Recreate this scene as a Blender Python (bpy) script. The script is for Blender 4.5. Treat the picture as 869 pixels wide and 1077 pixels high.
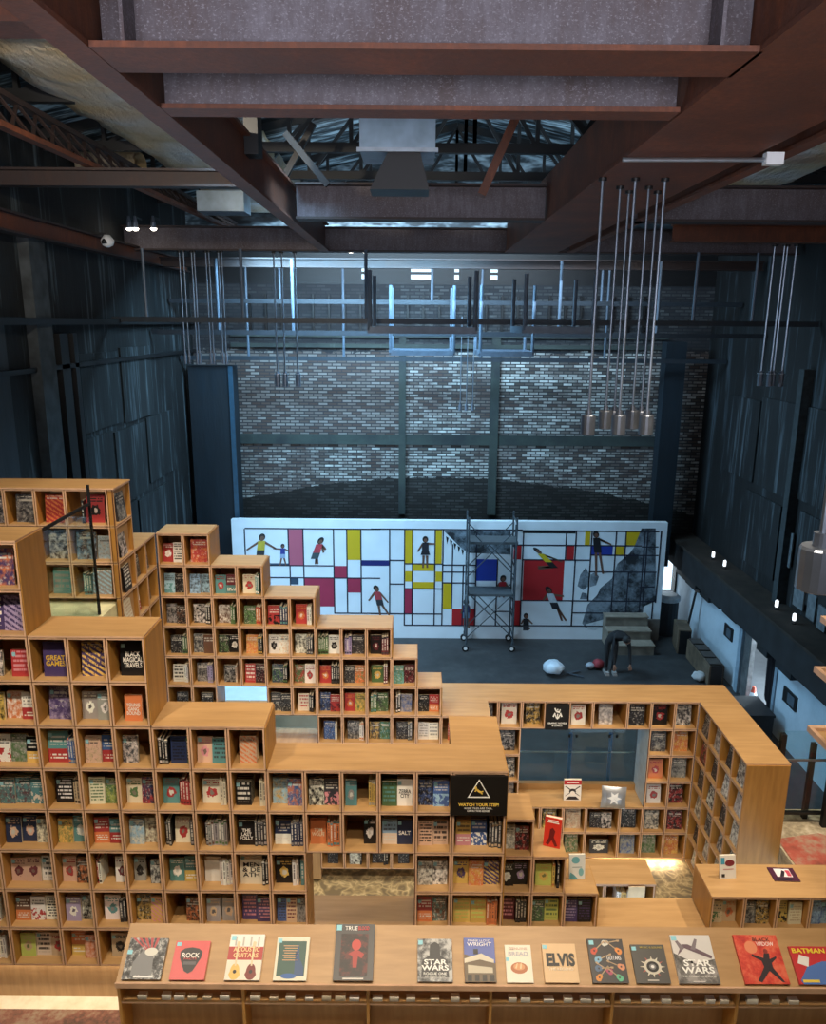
import bpy, math, random
from mathutils import Vector, Matrix
random.seed(7)
SC = bpy.context.scene
COL = SC.collection
for o in list(bpy.data.objects): bpy.data.objects.remove(o)

# ------------------------------------------------------------------ camera
F = 820.0; CX, CY = 434.5, 538.5; TH = .2374; RO = .0075     # focal length in pixels of the 869x1077 frame, pitch, roll
cd = bpy.data.cameras.new('camera'); cam = bpy.data.objects.new('camera', cd); COL.objects.link(cam)
cd.sensor_fit = 'VERTICAL'; cd.sensor_height = 36.0; cd.lens = 36.0 * F / 1077.0
cd.clip_start = .05; cd.clip_end = 300
cam.matrix_world = Matrix.Rotation(math.pi/2 - TH, 4, 'X') @ Matrix.Rotation(RO, 4, 'Z')
SC.camera = cam
# ------------------------------------------------------------------ world, lights, exposure
SC.view_settings.view_transform = 'Standard'; SC.view_settings.look = 'None'
SC.view_settings.gamma = 1; SC.view_settings.use_curve_mapping = False
SC.view_settings.exposure = 0.0
W = bpy.data.worlds.new('sky'); SC.world = W; W.use_nodes = True
bg = W.node_tree.nodes['Background']; bg.inputs[0].default_value = (.62, .82, 1.0, 1); bg.inputs[1].default_value = 2.0

def lamp(name, typ, loc, to, power, col, size=.3, size_y=None, spot=None, blend=.6):
    d = bpy.data.lights.new(name, typ); d.energy = power; d.color = col
    if typ == 'AREA':
        d.size = size
        if size_y: d.shape = 'RECTANGLE'; d.size_y = size_y
    else: d.shadow_soft_size = size
    if typ == 'SPOT': d.spot_size = math.radians(spot); d.spot_blend = blend
    o = bpy.data.objects.new(name, d); COL.objects.link(o); o.location = loc
    o.rotation_euler = (Vector(to) - Vector(loc)).to_track_quat('-Z', 'Y').to_euler()
    return o
WARM = (1.0, .83, .62)
for i, (x, y, tx, ty, tz, p) in enumerate([(-3.0, 2.8, -2.6, 5.4, -3.4, 520), (-.6, 2.8, -.9, 5.3, -4.2, 510), (1.6, 2.9, 1.3, 5.3, -4.4, 510),
        (-2.2, 6.0, -2.4, 7.6, -2.6, 350), (.2, 6.1, -.8, 7.9, -3.6, 390), (2.6, 6.4, 2.2, 8.3, -4.8, 460), (3.6, 5.0, 3.2, 7.2, -4.8, 260), (5.2, 6.6, 4.8, 7.2, -5.2, 1000), (0.2, 1.2, .2, 4.2, -4.4, 270)]):
    lamp('spot_light', 'SPOT', (x, y, 1.15), (tx, ty, tz), p, WARM, .12, spot=84, blend=.8)
# cool daylight over the stage: roof light strip, and the doorways on the right
lamp('roof_daylight_and_fill', 'AREA', (-1.2, 16.45, 1.3), (-.6, 19.3, -6.0), 900, (.36, .71, 1.0), 5.0, 1.2)
lamp('roof_daylight_and_fill', 'AREA', (.3, 17.2, 2.2), (.6, 20.5, -1.0), 330, (.66, .84, 1.0), 7.0, .8)
lamp('door_daylight', 'AREA', (8.6, 15.6, -6.8), (2.0, 14.8, -8.0), 300, (.72, .88, 1.0), 1.4, 2.0)
lamp('door_daylight', 'AREA', (7.3, 21.4, -6.9), (6.0, 15.0, -7.8), 60, (.72, .88, 1.0), 1.0, 1.6)
lamp('beam_fill', 'AREA', (0, -1.6, -.1), (0, 4.2, 4.6), 430, (.90, .90, 1.0), 8.0, 1.5).data.spread = math.radians(105)  # added fill lamp behind the camera to brighten the steel beams
lamp('hall_fill', 'AREA', (.8, 16.9, .6), (0.8, 20.5, -2.6), 95, (.56, .78, 1.0), 8.0, .8)  # added unseen lamp that brightens the brick wall and the rigging
lamp('side_fill', 'AREA', (-5.5, 15.0, -5.6), (7.0, 14.6, -6.6), 400, (.46, .74, 1.0), 2.0, 3.0)  # added lamp hidden behind the bookcases, brightens the white wall and mural
lamp('hall_fill', 'AREA', (.6, 13.9, 2.85), (.6, 14.2, 6.0), 75, (.6, .82, 1.0), 9.0, 1.0)  # added up-facing fill for the roof sheets
lamp('hall_fill', 'AREA', (.6, 16.9, 2.6), (.6, 17.6, 6.0), 40, (.6, .82, 1.0), 9.0, .8)  # another added roof fill, nearer the back wall
lamp('hall_fill', 'AREA', (.6, 10.9, 2.9), (.6, 11.2, 6.0), 55, (.6, .82, 1.0), 8.0, .8)  # added roof fill farther forward
lamp('roof_daylight_and_fill', 'AREA', (-2.0, 10.6, 2.4), (-2.0, 10.5, -5), 170, (.40, .72, 1.0), 1.8, 1.0).data.spread = math.radians(80)  # added lamp to brighten the platform behind the back left bookcase
lamp('yard_daylight', 'AREA', (10.5, 15.0, -2.0), (10.0, 15.0, -8.0), 700, (.85, .94, 1.0), 4.0, 5.0)
lamp('track_lamp', 'SPOT', (-2.5, 5.4, 1.95), (-3.4, 11.0, 2.55), 750, (1, .88, .7), .1, spot=75)

# ------------------------------------------------------------------ helpers
def lin(h):
    h = h.lstrip('#'); r = []
    for i in (0, 2, 4):
        c = int(h[i:i+2], 16)/255
        r.append(c/12.92 if c <= .04045 else ((c+.055)/1.055)**2.4)
    return tuple(r)
def ray(u, v):
    p, q = u-CX, v-CY
    a = (p*math.cos(RO)+q*math.sin(RO))/F; b = (-p*math.sin(RO)+q*math.cos(RO))/F
    return Vector((a, math.cos(TH)-b*math.sin(TH), -math.sin(TH)-b*math.cos(TH)))
def atY(u, v, Y):
    r = ray(u, v); return r*(Y/r.y)
def atX(u, v, X):
    r = ray(u, v); return r*(X/r.x)
def atZ(u, v, Z):
    r = ray(u, v); return r*(Z/r.z)
def proj(X, Y, Z):
    c = Y*math.cos(TH)-Z*math.sin(TH); up = Y*math.sin(TH)+Z*math.cos(TH)
    a = F*X/c; b = -F*up/c
    return CX+a*math.cos(RO)-b*math.sin(RO), CY+a*math.sin(RO)+b*math.cos(RO), c

class MB:
    def __init__(s): s.v = []; s.f = []; s.m = []
    def face(s, pts, m=0):
        n = len(s.v); s.v += [tuple(p) for p in pts]; s.f.append(tuple(range(n, n+len(pts)))); s.m.append(m)
    def hexa(s, p, m=0, fm=None):      # p: 8 points, bottom 4 ccw then top 4
        n = len(s.v); s.v += [tuple(q) for q in p]
        for i, f in enumerate(((3,2,1,0),(4,5,6,7),(0,1,5,4),(1,2,6,5),(2,3,7,6),(3,0,4,7))):
            s.f.append(tuple(n+k for k in f)); s.m.append(fm.get(i, m) if fm else m)
        return s
    def box(s, x0, x1, y0, y1, z0, z1, m=0, fm=None):   # faces: 0 bottom 1 top 2 -y 3 +x 4 +y 5 -x
        s.hexa([(x0,y0,z0),(x1,y0,z0),(x1,y1,z0),(x0,y1,z0),(x0,y0,z1),(x1,y0,z1),(x1,y1,z1),(x0,y1,z1)], m, fm)
        return s
    def obar(s, p, q, w, h, m=0, up=(0,0,1)):            # rectangular bar
        p, q = Vector(p), Vector(q); d = (q-p).normalized(); u = Vector(up)
        if abs(d.dot(u)) > .98: u = Vector((1,0,0))
        a = d.cross(u).normalized(); b = a.cross(d).normalized(); a *= w/2; b *= h/2
        s.hexa([p-a-b, p+a-b, q+a-b, q-a-b, p-a+b, p+a+b, q+a+b, q-a+b], m); return s
    def tube(s, p, q, r, r2=None, n=8, m=0):
        p, q = Vector(p), Vector(q); d = (q-p).normalized()
        u = Vector((0,0,1)) if abs(d.z) < .9 else Vector((1,0,0))
        a = d.cross(u).normalized(); b = a.cross(d).normalized(); r2 = r if r2 is None else r2; k = len(s.v)
        for c, rr in ((p, r), (q, r2)):
            for i in range(n):
                t = 2*math.pi*i/n; s.v.append(tuple(c + a*math.cos(t)*rr + b*math.sin(t)*rr))
        for i in range(n):
            j = (i+1) % n; s.f.append((k+i, k+n+i, k+n+j, k+j)); s.m.append(m)
        s.f.append(tuple(k+i for i in range(n))); s.m.append(m)
        s.f.append(tuple(k+n+i for i in reversed(range(n)))); s.m.append(m); return s
    def lathe(s, c, prof, n=16, m=0):
        k = len(s.v); c = Vector(c)
        for r, z in prof:
            for i in range(n):
                t = 2*math.pi*i/n; s.v.append((c.x+r*math.cos(t), c.y+r*math.sin(t), c.z+z))
        for a in range(len(prof)-1):
            for i in range(n):
                j = (i+1) % n; s.f.append((k+a*n+i, k+a*n+j, k+(a+1)*n+j, k+(a+1)*n+i)); s.m.append(m)
        s.f.append(tuple(k+i for i in reversed(range(n)))); s.m.append(m)
        s.f.append(tuple(k+(len(prof)-1)*n+i for i in range(n))); s.m.append(m); return s
    def prism(s, pts, d, m=0):         # polygon extruded by vector d
        d = Vector(d); n = len(pts); k = len(s.v)
        s.v += [tuple(Vector(p)) for p in pts] + [tuple(Vector(p)+d) for p in pts]
        s.f.append(tuple(k+i for i in range(n))); s.m.append(m)
        s.f.append(tuple(k+n+i for i in reversed(range(n)))); s.m.append(m)
        for i in range(n):
            j = (i+1) % n; s.f.append((k+j, k+i, k+n+i, k+n+j)); s.m.append(m)
        return s
    def build(s, name, mats, parent=None, smooth=False, loc=None):
        me = bpy.data.meshes.new(name); me.from_pydata(s.v, [], s.f)
        for mt in (mats if isinstance(mats, (list, tuple)) else [mats]): me.materials.append(mt)
        me.polygons.foreach_set('material_index', s.m)
        if smooth: me.polygons.foreach_set('use_smooth', [True]*len(s.f))
        me.update()
        o = bpy.data.objects.new(name, me); COL.objects.link(o)
        if loc: o.location = loc
        if parent: o.parent = parent
        return o
def tag(o, label=None, cat=None, group=None, kind=None):
    if label: o['label'] = label
    if cat: o['category'] = cat
    if group: o['group'] = group
    if kind: o['kind'] = kind
    return o
def thing(name, label, cat, group=None, loc=(0,0,0)):
    o = bpy.data.objects.new(name, None); COL.objects.link(o); o.location = loc; o.empty_display_size = .1
    return tag(o, label, cat, group)
def struct(name, mb, m, label=None):
    o = mb.build(name, m); o['kind'] = 'structure'
    if label: o['label'] = label
    return o
def copy_tree(o, parent=None):
    c = o.copy(); COL.objects.link(c)
    if parent: c.parent = parent
    for ch in list(o.children): copy_tree(ch, c)
    return c
def text(name, body, mat, parent, loc, rot, width=None, height=None, bold=0, ext=.0008):
    cu = bpy.data.curves.new(name, 'FONT'); cu.body = body; cu.align_x = 'CENTER'; cu.align_y = 'CENTER'
    cu.size = 1; cu.offset = bold; cu.extrude = 0; cu.space_line = .82; cu.resolution_u = 3
    t = bpy.data.objects.new(name, cu); COL.objects.link(t)
    dg = bpy.context.evaluated_depsgraph_get(); me = bpy.data.meshes.new_from_object(t.evaluated_get(dg))
    bpy.data.objects.remove(t); bpy.data.curves.remove(cu)
    xs = [v.co.x for v in me.vertices]; ys = [v.co.y for v in me.vertices]
    w = max(xs)-min(xs); h = max(ys)-min(ys); cx = (max(xs)+min(xs))/2; cy = (max(ys)+min(ys))/2
    sx = width/w if width else height/h; sy = height/h if height else sx
    for v in me.vertices: v.co = ((v.co.x-cx)*sx, (v.co.y-cy)*sy, 0)
    me.materials.clear(); me.materials.append(mat)
    o = bpy.data.objects.new(name, me); COL.objects.link(o); o.parent = parent; o.location = loc; o.rotation_euler = rot
    return o

# ------------------------------------------------------------------ materials
MATS = {}
class NT:
    def __init__(s, name):
        s.mat = bpy.data.materials.new(name); s.mat.use_nodes = True; s.t = s.mat.node_tree; s.n = s.t.nodes; s.l = s.t.links
        s.b = s.n['Principled BSDF']
    def new(s, typ, **kw):
        n = s.n.new(typ)
        for k, v in kw.items(): setattr(n, k, v)
        return n
    def setin(s, sock, v):
        if hasattr(v, 'is_output') or isinstance(v, bpy.types.NodeSocket): s.l.new(v, sock)
        else: sock.default_value = v
    def math(s, op, a, b=0.0, c=None):
        n = s.new('ShaderNodeMath', operation=op); s.setin(n.inputs[0], a); s.setin(n.inputs[1], b)
        if c is not None: s.setin(n.inputs[2], c)
        return n.outputs[0]
    def mix(s, f, a, b, typ='MIX'):
        n = s.new('ShaderNodeMix', data_type='RGBA', blend_type=typ)
        s.setin(n.inputs[0], f)
        for i, v in ((6, a), (7, b)):
            if isinstance(v, (tuple, list)): v = tuple(v)[:3]+(1,)
            s.setin(n.inputs[i], v)
        return n.outputs[2]
    def noise(s, vec, scale, detail=3, rough=.55, dim='3D'):
        n = s.new('ShaderNodeTexNoise', noise_dimensions=dim); s.l.new(vec, n.inputs['Vector'])
        n.inputs['Scale'].default_value = scale; n.inputs['Detail'].default_value = detail; n.inputs['Roughness'].default_value = rough
        return n.outputs[0]
    def pos(s, sc=(1,1,1)):
        g = s.new('ShaderNodeNewGeometry'); m = s.new('ShaderNodeMapping'); m.inputs['Scale'].default_value = sc
        s.l.new(g.outputs['Position'], m.inputs[0]); return m.outputs[0]
    def ramp(s, f, stops):
        n = s.new('ShaderNodeValToRGB'); s.l.new(f, n.inputs[0]); e = n.color_ramp.elements
        while len(e) > 1: e.remove(e[-1])
        e[0].position = stops[0][0]; e[0].color = tuple(stops[0][1])[:3]+(1,)
        for p, c in stops[1:]:
            x = e.new(p); x.color = tuple(c)[:3]+(1,)
        return n.outputs[0]
    def bump(s, h, strength=.3, dist=.02):
        n = s.new('ShaderNodeBump'); n.inputs['Strength'].default_value = strength; n.inputs['Distance'].default_value = dist
        s.l.new(h, n.inputs['Height']); s.l.new(n.outputs[0], s.b.inputs['Normal'])
    def out(s, col, rough=.5, metal=0.0, spec=None):
        s.setin(s.b.inputs['Base Color'], col if not isinstance(col, tuple) else col[:3]+(1,))
        s.setin(s.b.inputs['Roughness'], rough); s.setin(s.b.inputs['Metallic'], metal)
        if spec is not None: s.b.inputs['Specular IOR Level'].default_value = spec
        return s.mat
def flat(name, hexc, rough=.55, metal=0.0, var=.12, scale=9.0):
    if name in MATS: return MATS[name]
    n = NT(name); c = lin(hexc); f = n.noise(n.pos(), scale, 2)
    lo = tuple(x*(1-var) for x in c); hi = tuple(min(1, x*(1+var)) for x in c)
    MATS[name] = n.out(n.ramp(f, [(.3, lo), (.7, hi)]), rough, metal); return MATS[name]
def wood(name, hexc, sc=(1.4, 1.4, 14), var=.16, rough=.42):
    n = NT(name); c = lin(hexc)
    a = n.noise(n.pos(sc), 2.2, 5, .6); b = n.noise(n.pos(), 1.3, 2)
    f = n.math('MULTIPLY_ADD', a, .65, n.math('MULTIPLY', b, .35))
    lo = (c[0]*(1-var), c[1]*(1-var*1.2), c[2]*(1-var*1.5)); hi = (c[0]*(1+var*.7), c[1]*(1+var*.8), c[2]*(1+var))
    return n.out(n.ramp(f, [(.36, lo), (.64, hi)]), rough)
M = {}
M['wood'] = wood('birch_ply', '#b9956c', (10, 1.2, 1.2))
M['wood_top'] = wood('birch_ply_top', '#b48e5e', (.9, 9, 2))
M['wood_side'] = wood('birch_ply_side', '#b0803f', (9, 9, 1.0), .2)
M['edge'] = flat('ply_edge', '#d0aa8c', .6)
M['gap'] = flat('ply_edge_dark', '#54301d', .7)
def rusty(name, base, rust, amt=.5, metal=.35):
    n = NT(name); a = n.noise(n.pos(), 1.6, 6, .65); b = n.noise(n.pos((6, 6, 1)), 3, 4, .7); d = n.noise(n.pos(), 34, 3, .6)
    f = n.math('ADD', n.math('MULTIPLY', a, .6), n.math('MULTIPLY', b, .4))
    col = n.ramp(f, [(.5-amt*.4, lin(base)), (.5, tuple((p+q)/2*.8 for p, q in zip(lin(base), lin(rust)))), (.5+.2, lin(rust))])
    col = n.mix(n.math('MULTIPLY', d, .5), col, (.02, .012, .01), 'MIX')
    sp = n.ramp(n.noise(n.pos((1, 1, 1.6)), 55, 3, .75), [(.56, (0, 0, 0)), (.64, (1, 1, 1))]); col = n.mix(n.math('MULTIPLY', n.math('MULTIPLY', n.math('MULTIPLY', sp, a), .4), n.math('GREATER_THAN', metal, .15)), col, lin('#b9b6c0')); n.bump(d, .25, .01)
    return n.out(col, .62, metal)
M['steel'] = rusty('primed_steel', '#7d7983', '#50403f', .55, .2)
M['rust'] = rusty('rusted_steel', '#4d2c1f', '#8a4a2a', .5, .1)
M['dark_steel'] = rusty('dark_rusted_steel', '#2c282c', '#3c2720', .5, .1)
M['black'] = flat('black_steel', '#0d0e11', .5, 0)
M['pipe'] = flat('galvanised_pipe', '#8b97a6', .35, .8)
M['chrome'] = flat('brushed_metal', '#b8c0c8', .3, .9)
M['white'] = flat('white_plastic', '#e6e8ea', .4, 0, .04)
M['sign'] = flat('black_sign', '#0e0b0a', .5)
M['ink_white'] = flat('white_print', '#f2f2ee', .6, 0, .02)
M['ink_yellow'] = flat('yellow_print', '#f3cf5e', .6, 0, .02)
M['ink_black'] = flat('black_print', '#0b0b0c', .6, 0, .02)
def walls(name, lo, mid, hi, sc=(1.4, 1.4, .25), pk=.62, streak=.6, pan=1.9):
    n = NT(name); a = n.noise(n.pos(sc), 1.6, 6, .65); st = n.noise(n.pos((6.5, 6.5, .28)), 1.0, 4, .7); p = n.noise(n.pos((1, 1, .7)), .8, 3)
    col = n.ramp(n.math('ADD', n.math('MULTIPLY', a, .7), n.math('MULTIPLY', p, .3)), [(.36, lin(lo)), (.58, lin(mid))])
    m = n.ramp(n.math('ADD', n.math('MULTIPLY', st, .6), n.math('MULTIPLY', a, .4)), [(pk-.03, (0, 0, 0)), (pk+.05, (1, 1, 1))])
    col = n.mix(n.math('MULTIPLY', m, streak), col, lin(hi)); n.bump(a, .35, .05)
    return n.out(col, .75)
M['wall_dark'] = walls('dark_sooty_plaster', '#06080a', '#0e1215', '#5a666c', pk=.565, streak=.7)
M['wall_right'] = walls('dark_sooty_wall', '#050709', '#0b0f12', '#45515a', pk=.57, streak=.6)
M['wall_grey'] = walls('grey_plaster', '#252b31', '#343b42', '#485058', pk=.62)
M['wall_white'] = walls('whitewashed_wall', '#9fb2c0', '#b4c6d3', '#c3d3de', (.6,.6,.6), .7, .3)
M['teal'] = walls('dark_teal_board', '#06131c', '#0a1c28', '#0f2633', pk=.75, streak=.3)
def brick():
    n = NT('whitewashed_brick'); tc = n.new('ShaderNodeNewGeometry'); sx = n.new('ShaderNodeSeparateXYZ'); n.l.new(tc.outputs['Position'], sx.inputs[0])
    cb = n.new('ShaderNodeCombineXYZ'); n.l.new(sx.outputs[0], cb.inputs[0]); n.l.new(sx.outputs[2], cb.inputs[1])
    br = n.new('ShaderNodeTexBrick'); n.l.new(cb.outputs[0], br.inputs['Vector'])
    br.inputs['Scale'].default_value = 1; br.inputs['Brick Width'].default_value = .25; br.inputs['Row Height'].default_value = .078
    br.inputs['Mortar Size'].default_value = .014; br.inputs['Mortar'].default_value = (.03, .03, .034, 1); br.inputs['Bias'].default_value = .1
    br.inputs['Color1'].default_value = lin('#d2d6d3')+(1,); br.inputs['Color2'].default_value = lin('#4c4844')+(1,)
    big = n.noise(n.pos(), .55, 4, .6); med = n.noise(n.pos((1, 1, 2)), 3.2, 4, .7)
    wash = n.ramp(n.math('ADD', n.math('MULTIPLY', big, .6), n.math('MULTIPLY', med, .4)), [(.42, (0,)*3), (.56, (1,)*3)])
    raw = n.mix(.75, br.outputs['Color'], lin('#4a3630'), 'MIX')
    # bare brick at upper left, whitewash elsewhere
    left = n.math('SMOOTH_MIN', n.math('MULTIPLY', n.math('ADD', sx.outputs[0], .9), 1.2), 1.0, .1)
    up = n.math('GREATER_THAN', sx.outputs[2], -2.9)
    bare = n.math('MULTIPLY', n.math('LESS_THAN', sx.outputs[0], -.35), up)
    wm = n.math('MULTIPLY', wash, n.math('SUBTRACT', 1.0, n.math('MULTIPLY', bare, .88)))
    col = n.mix(wm, raw, br.outputs['Color'])
    col = n.mix(n.math('MULTIPLY', br.outputs['Fac'], .85), col, (.03, .03, .035))
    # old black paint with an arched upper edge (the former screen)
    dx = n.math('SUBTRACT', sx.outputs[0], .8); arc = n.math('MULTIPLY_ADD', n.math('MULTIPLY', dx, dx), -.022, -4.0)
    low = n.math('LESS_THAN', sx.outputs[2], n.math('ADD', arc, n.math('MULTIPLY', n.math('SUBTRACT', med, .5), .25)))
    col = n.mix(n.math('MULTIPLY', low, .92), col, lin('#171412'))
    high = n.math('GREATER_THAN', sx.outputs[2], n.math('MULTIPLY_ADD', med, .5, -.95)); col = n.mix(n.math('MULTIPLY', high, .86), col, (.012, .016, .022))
    n.bump(br.outputs['Fac'], -.5, .02)
    return n.out(col, .8)
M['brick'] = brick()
M['concrete'] = walls('grey_concrete', '#4c565c', '#69757b', '#8a959a', (.8,.8,.8), .66)
def floorm(name, a, b, c, scale=3):
    n = NT(name); f = n.noise(n.pos(), scale, 6, .65); g = n.noise(n.pos(), scale*5, 3)
    col = n.ramp(n.math('ADD', n.math('MULTIPLY', f, .7), n.math('MULTIPLY', g, .3)), [(.38, lin(a)), (.5, lin(b)), (.62, lin(c))])
    return n.out(col, .55)
M['stage'] = floorm('stage_floor', '#2a2c2e', '#333537', '#3e4042', 1.2)
M['terr'] = floorm('worn_terrazzo', '#857a66', '#b3a68c', '#d2c8b2', 4)
M['stone'] = floorm('pale_stone', '#c9bea4', '#d8cfb8', '#e4dcc8', 3)
M['brickstep'] = floorm('worn_brick_step', '#4d3128', '#7a4c3c', '#8d7a66', 6)
def marbl(name, a, b, c):
    n = NT(name); v = n.new('ShaderNodeTexVoronoi', feature='DISTANCE_TO_EDGE'); d = n.new('ShaderNodeVectorMath', operation='ADD')
    p = n.pos(); nz = n.new('ShaderNodeTexNoise'); n.l.new(p, nz.inputs['Vector']); nz.inputs['Scale'].default_value = 4
    n.l.new(p, d.inputs[0]); n.l.new(nz.outputs[1], d.inputs[1]); n.l.new(d.outputs[0], v.inputs['Vector']); v.inputs['Scale'].default_value = 4.5
    f = n.noise(p, 9, 4)
    col = n.ramp(n.math('ADD', n.math('MULTIPLY', v.outputs[0], 1.2), n.math('MULTIPLY', f, .5)), [(.2, lin(c)), (.33, lin(b)), (.6, lin(a))])
    return n.out(col, .5)
M['marble'] = marbl('broken_stone_paving', '#857860', '#b4a27c', '#dccba0')
def glass():
    n = NT('clear_glass'); tr = n.new('ShaderNodeBsdfTransparent'); gl = n.new('ShaderNodeBsdfGlossy'); fr = n.new('ShaderNodeLayerWeight'); mx = n.new('ShaderNodeMixShader')
    tr.inputs[0].default_value = (.86, .93, .92, 1); gl.inputs['Roughness'].default_value = .02; fr.inputs[0].default_value = .5
    n.l.new(n.math('MULTIPLY_ADD', n.math('POWER', fr.outputs['Facing'], 4.0), .35, .03), mx.inputs[0]); n.l.new(tr.outputs[0], mx.inputs[1]); n.l.new(gl.outputs[0], mx.inputs[2])
    n.l.new(mx.outputs[0], n.n['Material Output'].inputs[0]); n.n.remove(n.b); return n.mat
M['glass'] = glass()
def foil():
    n = NT('crinkled_foil'); f = n.noise(n.pos((2.2, .9, 2.0)), 2.2, 6, .7); g = n.noise(n.pos(), .8, 2)
    n.bump(f, 1.0, .3); return n.out(n.ramp(g, [(.35, lin('#d2d3d4')), (.62, lin('#d2b98e'))]), .34, .3)
M['foil'] = foil()
M['duct'] = flat('galvanised_duct', '#a9bccb', .3, .85, .15, 5)
def corr():
    n = NT('corrugated_roof_sheet'); f = n.noise(n.pos((.35, 6, 1)), 1.5, 4, .7)
    return n.out(n.ramp(f, [(.4, lin('#0c0f12')), (.5, lin('#39464e')), (.6, lin('#a9c0cc'))]), .45, .2)
M['roof'] = corr()
def emis(name, c, s):
    n = NT(name); n.b.inputs['Emission Color'].default_value = c+(1,); n.b.inputs['Emission Strength'].default_value = s; return n.out((.8, .8, .8), .5)
M['lamp_on'] = emis('lit_lamp', (1, .93, .8), 12)
# ================================================================== the setting
XL, XR, XW, YB, ZS = -5.7, 7.6, 7.3, 20.5, -8.0
struct('floor', MB().box(XL, XR, -3.5, 6.04, -5.6, -5.38), M['stone'])
struct('floor_paving', MB().box(.35, 3.79, 3.9, 5.5, -5.38, -5.374), M['marble'])
struct('floor_lower_terrace', MB().box(XL, XR, 6.04, 9.3, -6.7, -6.45), M['marble'])
struct('floor_stage', MB().box(XL-.5, 10.5, 9.3, YB+2.5, -8.2, ZS), M['stage'])
struct('trim_1', MB().box(XL, XR, 9.26, 9.3, -8, -6.45), M['concrete'])
struct('floor_right_landing', MB().box(3.80, XR, 5.2, 7.55, -5.38, -5.2).box(3.80, XR, 7.55, 7.95, -5.62, -5.42).box(3.80, XR, 7.95, 8.3, -5.9, -5.68), M['terr'])
def redpatch():
    m = MB(); z = -5.195
    m.prism([(3.82, 6.0, z), (5.6, 6.0, z), (5.3, 6.55, z), (4.65, 6.95, z), (4.30, 7.2, z), (3.82, 7.1, z)], (0, 0, .004))
    return m.build('red_floor_paint', floorm('worn_red_paint', '#8a4a3c', '#b0584a', '#a89680', 2.2))
tag(redpatch(), 'worn red painted patch on the concrete landing right of the tall end panel', 'floor paint')
struct('floor_left_landing', MB().box(XL, -2.785, 5.53, 7.3, -2.75, -2.58), flat('pale_landing', '#d9d6ae', .45))
tag(MB().box(-5.6, -2.0, 4.30, 5.07, -5.38, -5.30).build('brick_step', M['brickstep']), 'worn reddish brick step edge in the bottom left corner', 'step')
# left wall
struct('wall_left', MB().box(XL-.3, XL, -3.5, YB, ZS, 2.85), M['wall_dark'])
struct('trim_2', MB().box(XL, XL+.05, 8.0, 11.02, -6, .02), M['wall_grey'])
struct('trim_3', MB().box(XL, XL+.16, 11.75, 12.25, -8, 1.2), flat('worn_pale_pilaster', '#33383b', .7, 0, .5, 4))
struct('trim_4', MB().box(XL, XL+.1, 12.6, 12.9, -8, -.2).box(XL, XL+.1, 13.1, 13.25, -8, -.2), M['black'])
mb = MB()
for i, (y0, y1, z0, z1) in enumerate([(13.4, 15.2, -1.9, -.55), (15.3, 17.0, -1.95, -.5), (13.4, 14.6, -3.4, -2.0), (14.7, 16.4, -3.5, -2.05), (16.5, 18.3, -3.4, -2.0), (13.6, 15.6, -5.2, -3.55), (15.7, 17.6, -5.2, -3.6)]):
    mb.box(XL, XL+.04, y0, y1, z0, z1)
struct('trim_5', mb, walls('torn_wall_panels', '#080b0d', '#141a1d', '#5c686e', (1.2, 1.2, .2), .56, .65))
struct('trim_6', MB().box(XL, XL+.22, 8.0, YB, -.06, .04).box(XL, XL+.1, 8, YB, -.75, -.68), M['black'])
# back wall with a doorway at its right end and openings under the roof
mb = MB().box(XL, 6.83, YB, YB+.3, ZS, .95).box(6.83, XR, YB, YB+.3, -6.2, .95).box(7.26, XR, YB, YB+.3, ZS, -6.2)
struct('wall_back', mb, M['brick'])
mb = MB(); ops = [(-1.35, -1.2), (-.1, .42), (1.0, 1.12), (1.9, 2.1)]; x = XL
for a, b in ops: mb.box(x, a, YB, YB+.15, .95, 1.45).box(a, b, YB, YB+.15, .95, 1.08).box(a, b, YB, YB+.15, 1.2, 1.26); x = b
mb.box(x, XR, YB, YB+.15, .95, 1.45); mb.box(XL, XR, YB, YB+.15, 1.45, 1.8)
struct('wall_back_upper', mb, M['black'])
struct('wall_back_gable', MB().box(XL, XR, YB, YB+.15, 1.8, 4.4), M['roof'])
mb = MB().box(-.39, -.21, YB-.1, YB, -5.0, -.35).box(2.0, 2.22, YB-.1, YB, -5.0, -.35).box(-4.7, 6.5, YB-.06, YB, -3.12, -2.86).box(-4.7, 6.5, YB-.12, YB, -.62, -.52).box(-4.7, 6.5, YB-.1, YB, -.36, -.3)
struct('trim_7', mb, walls('dim_concrete', '#262d30', '#38423f', '#4c5654', (.8,.8,.8), .62))
struct('wall_left_pillar', MB().box(-5.55, -4.45, 19.4, 19.9, ZS, -1.05), M['teal'])
struct('trim_8', MB().box(-4.56, -4.45, 19.36, 19.4, ZS, -1.05), flat('blue_edge_strip', '#1e4258', .6))
struct('wall_right_pillar', MB().box(6.25, 6.75, 19.7, 20.1, -6.2, -.4), M['teal'])
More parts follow.
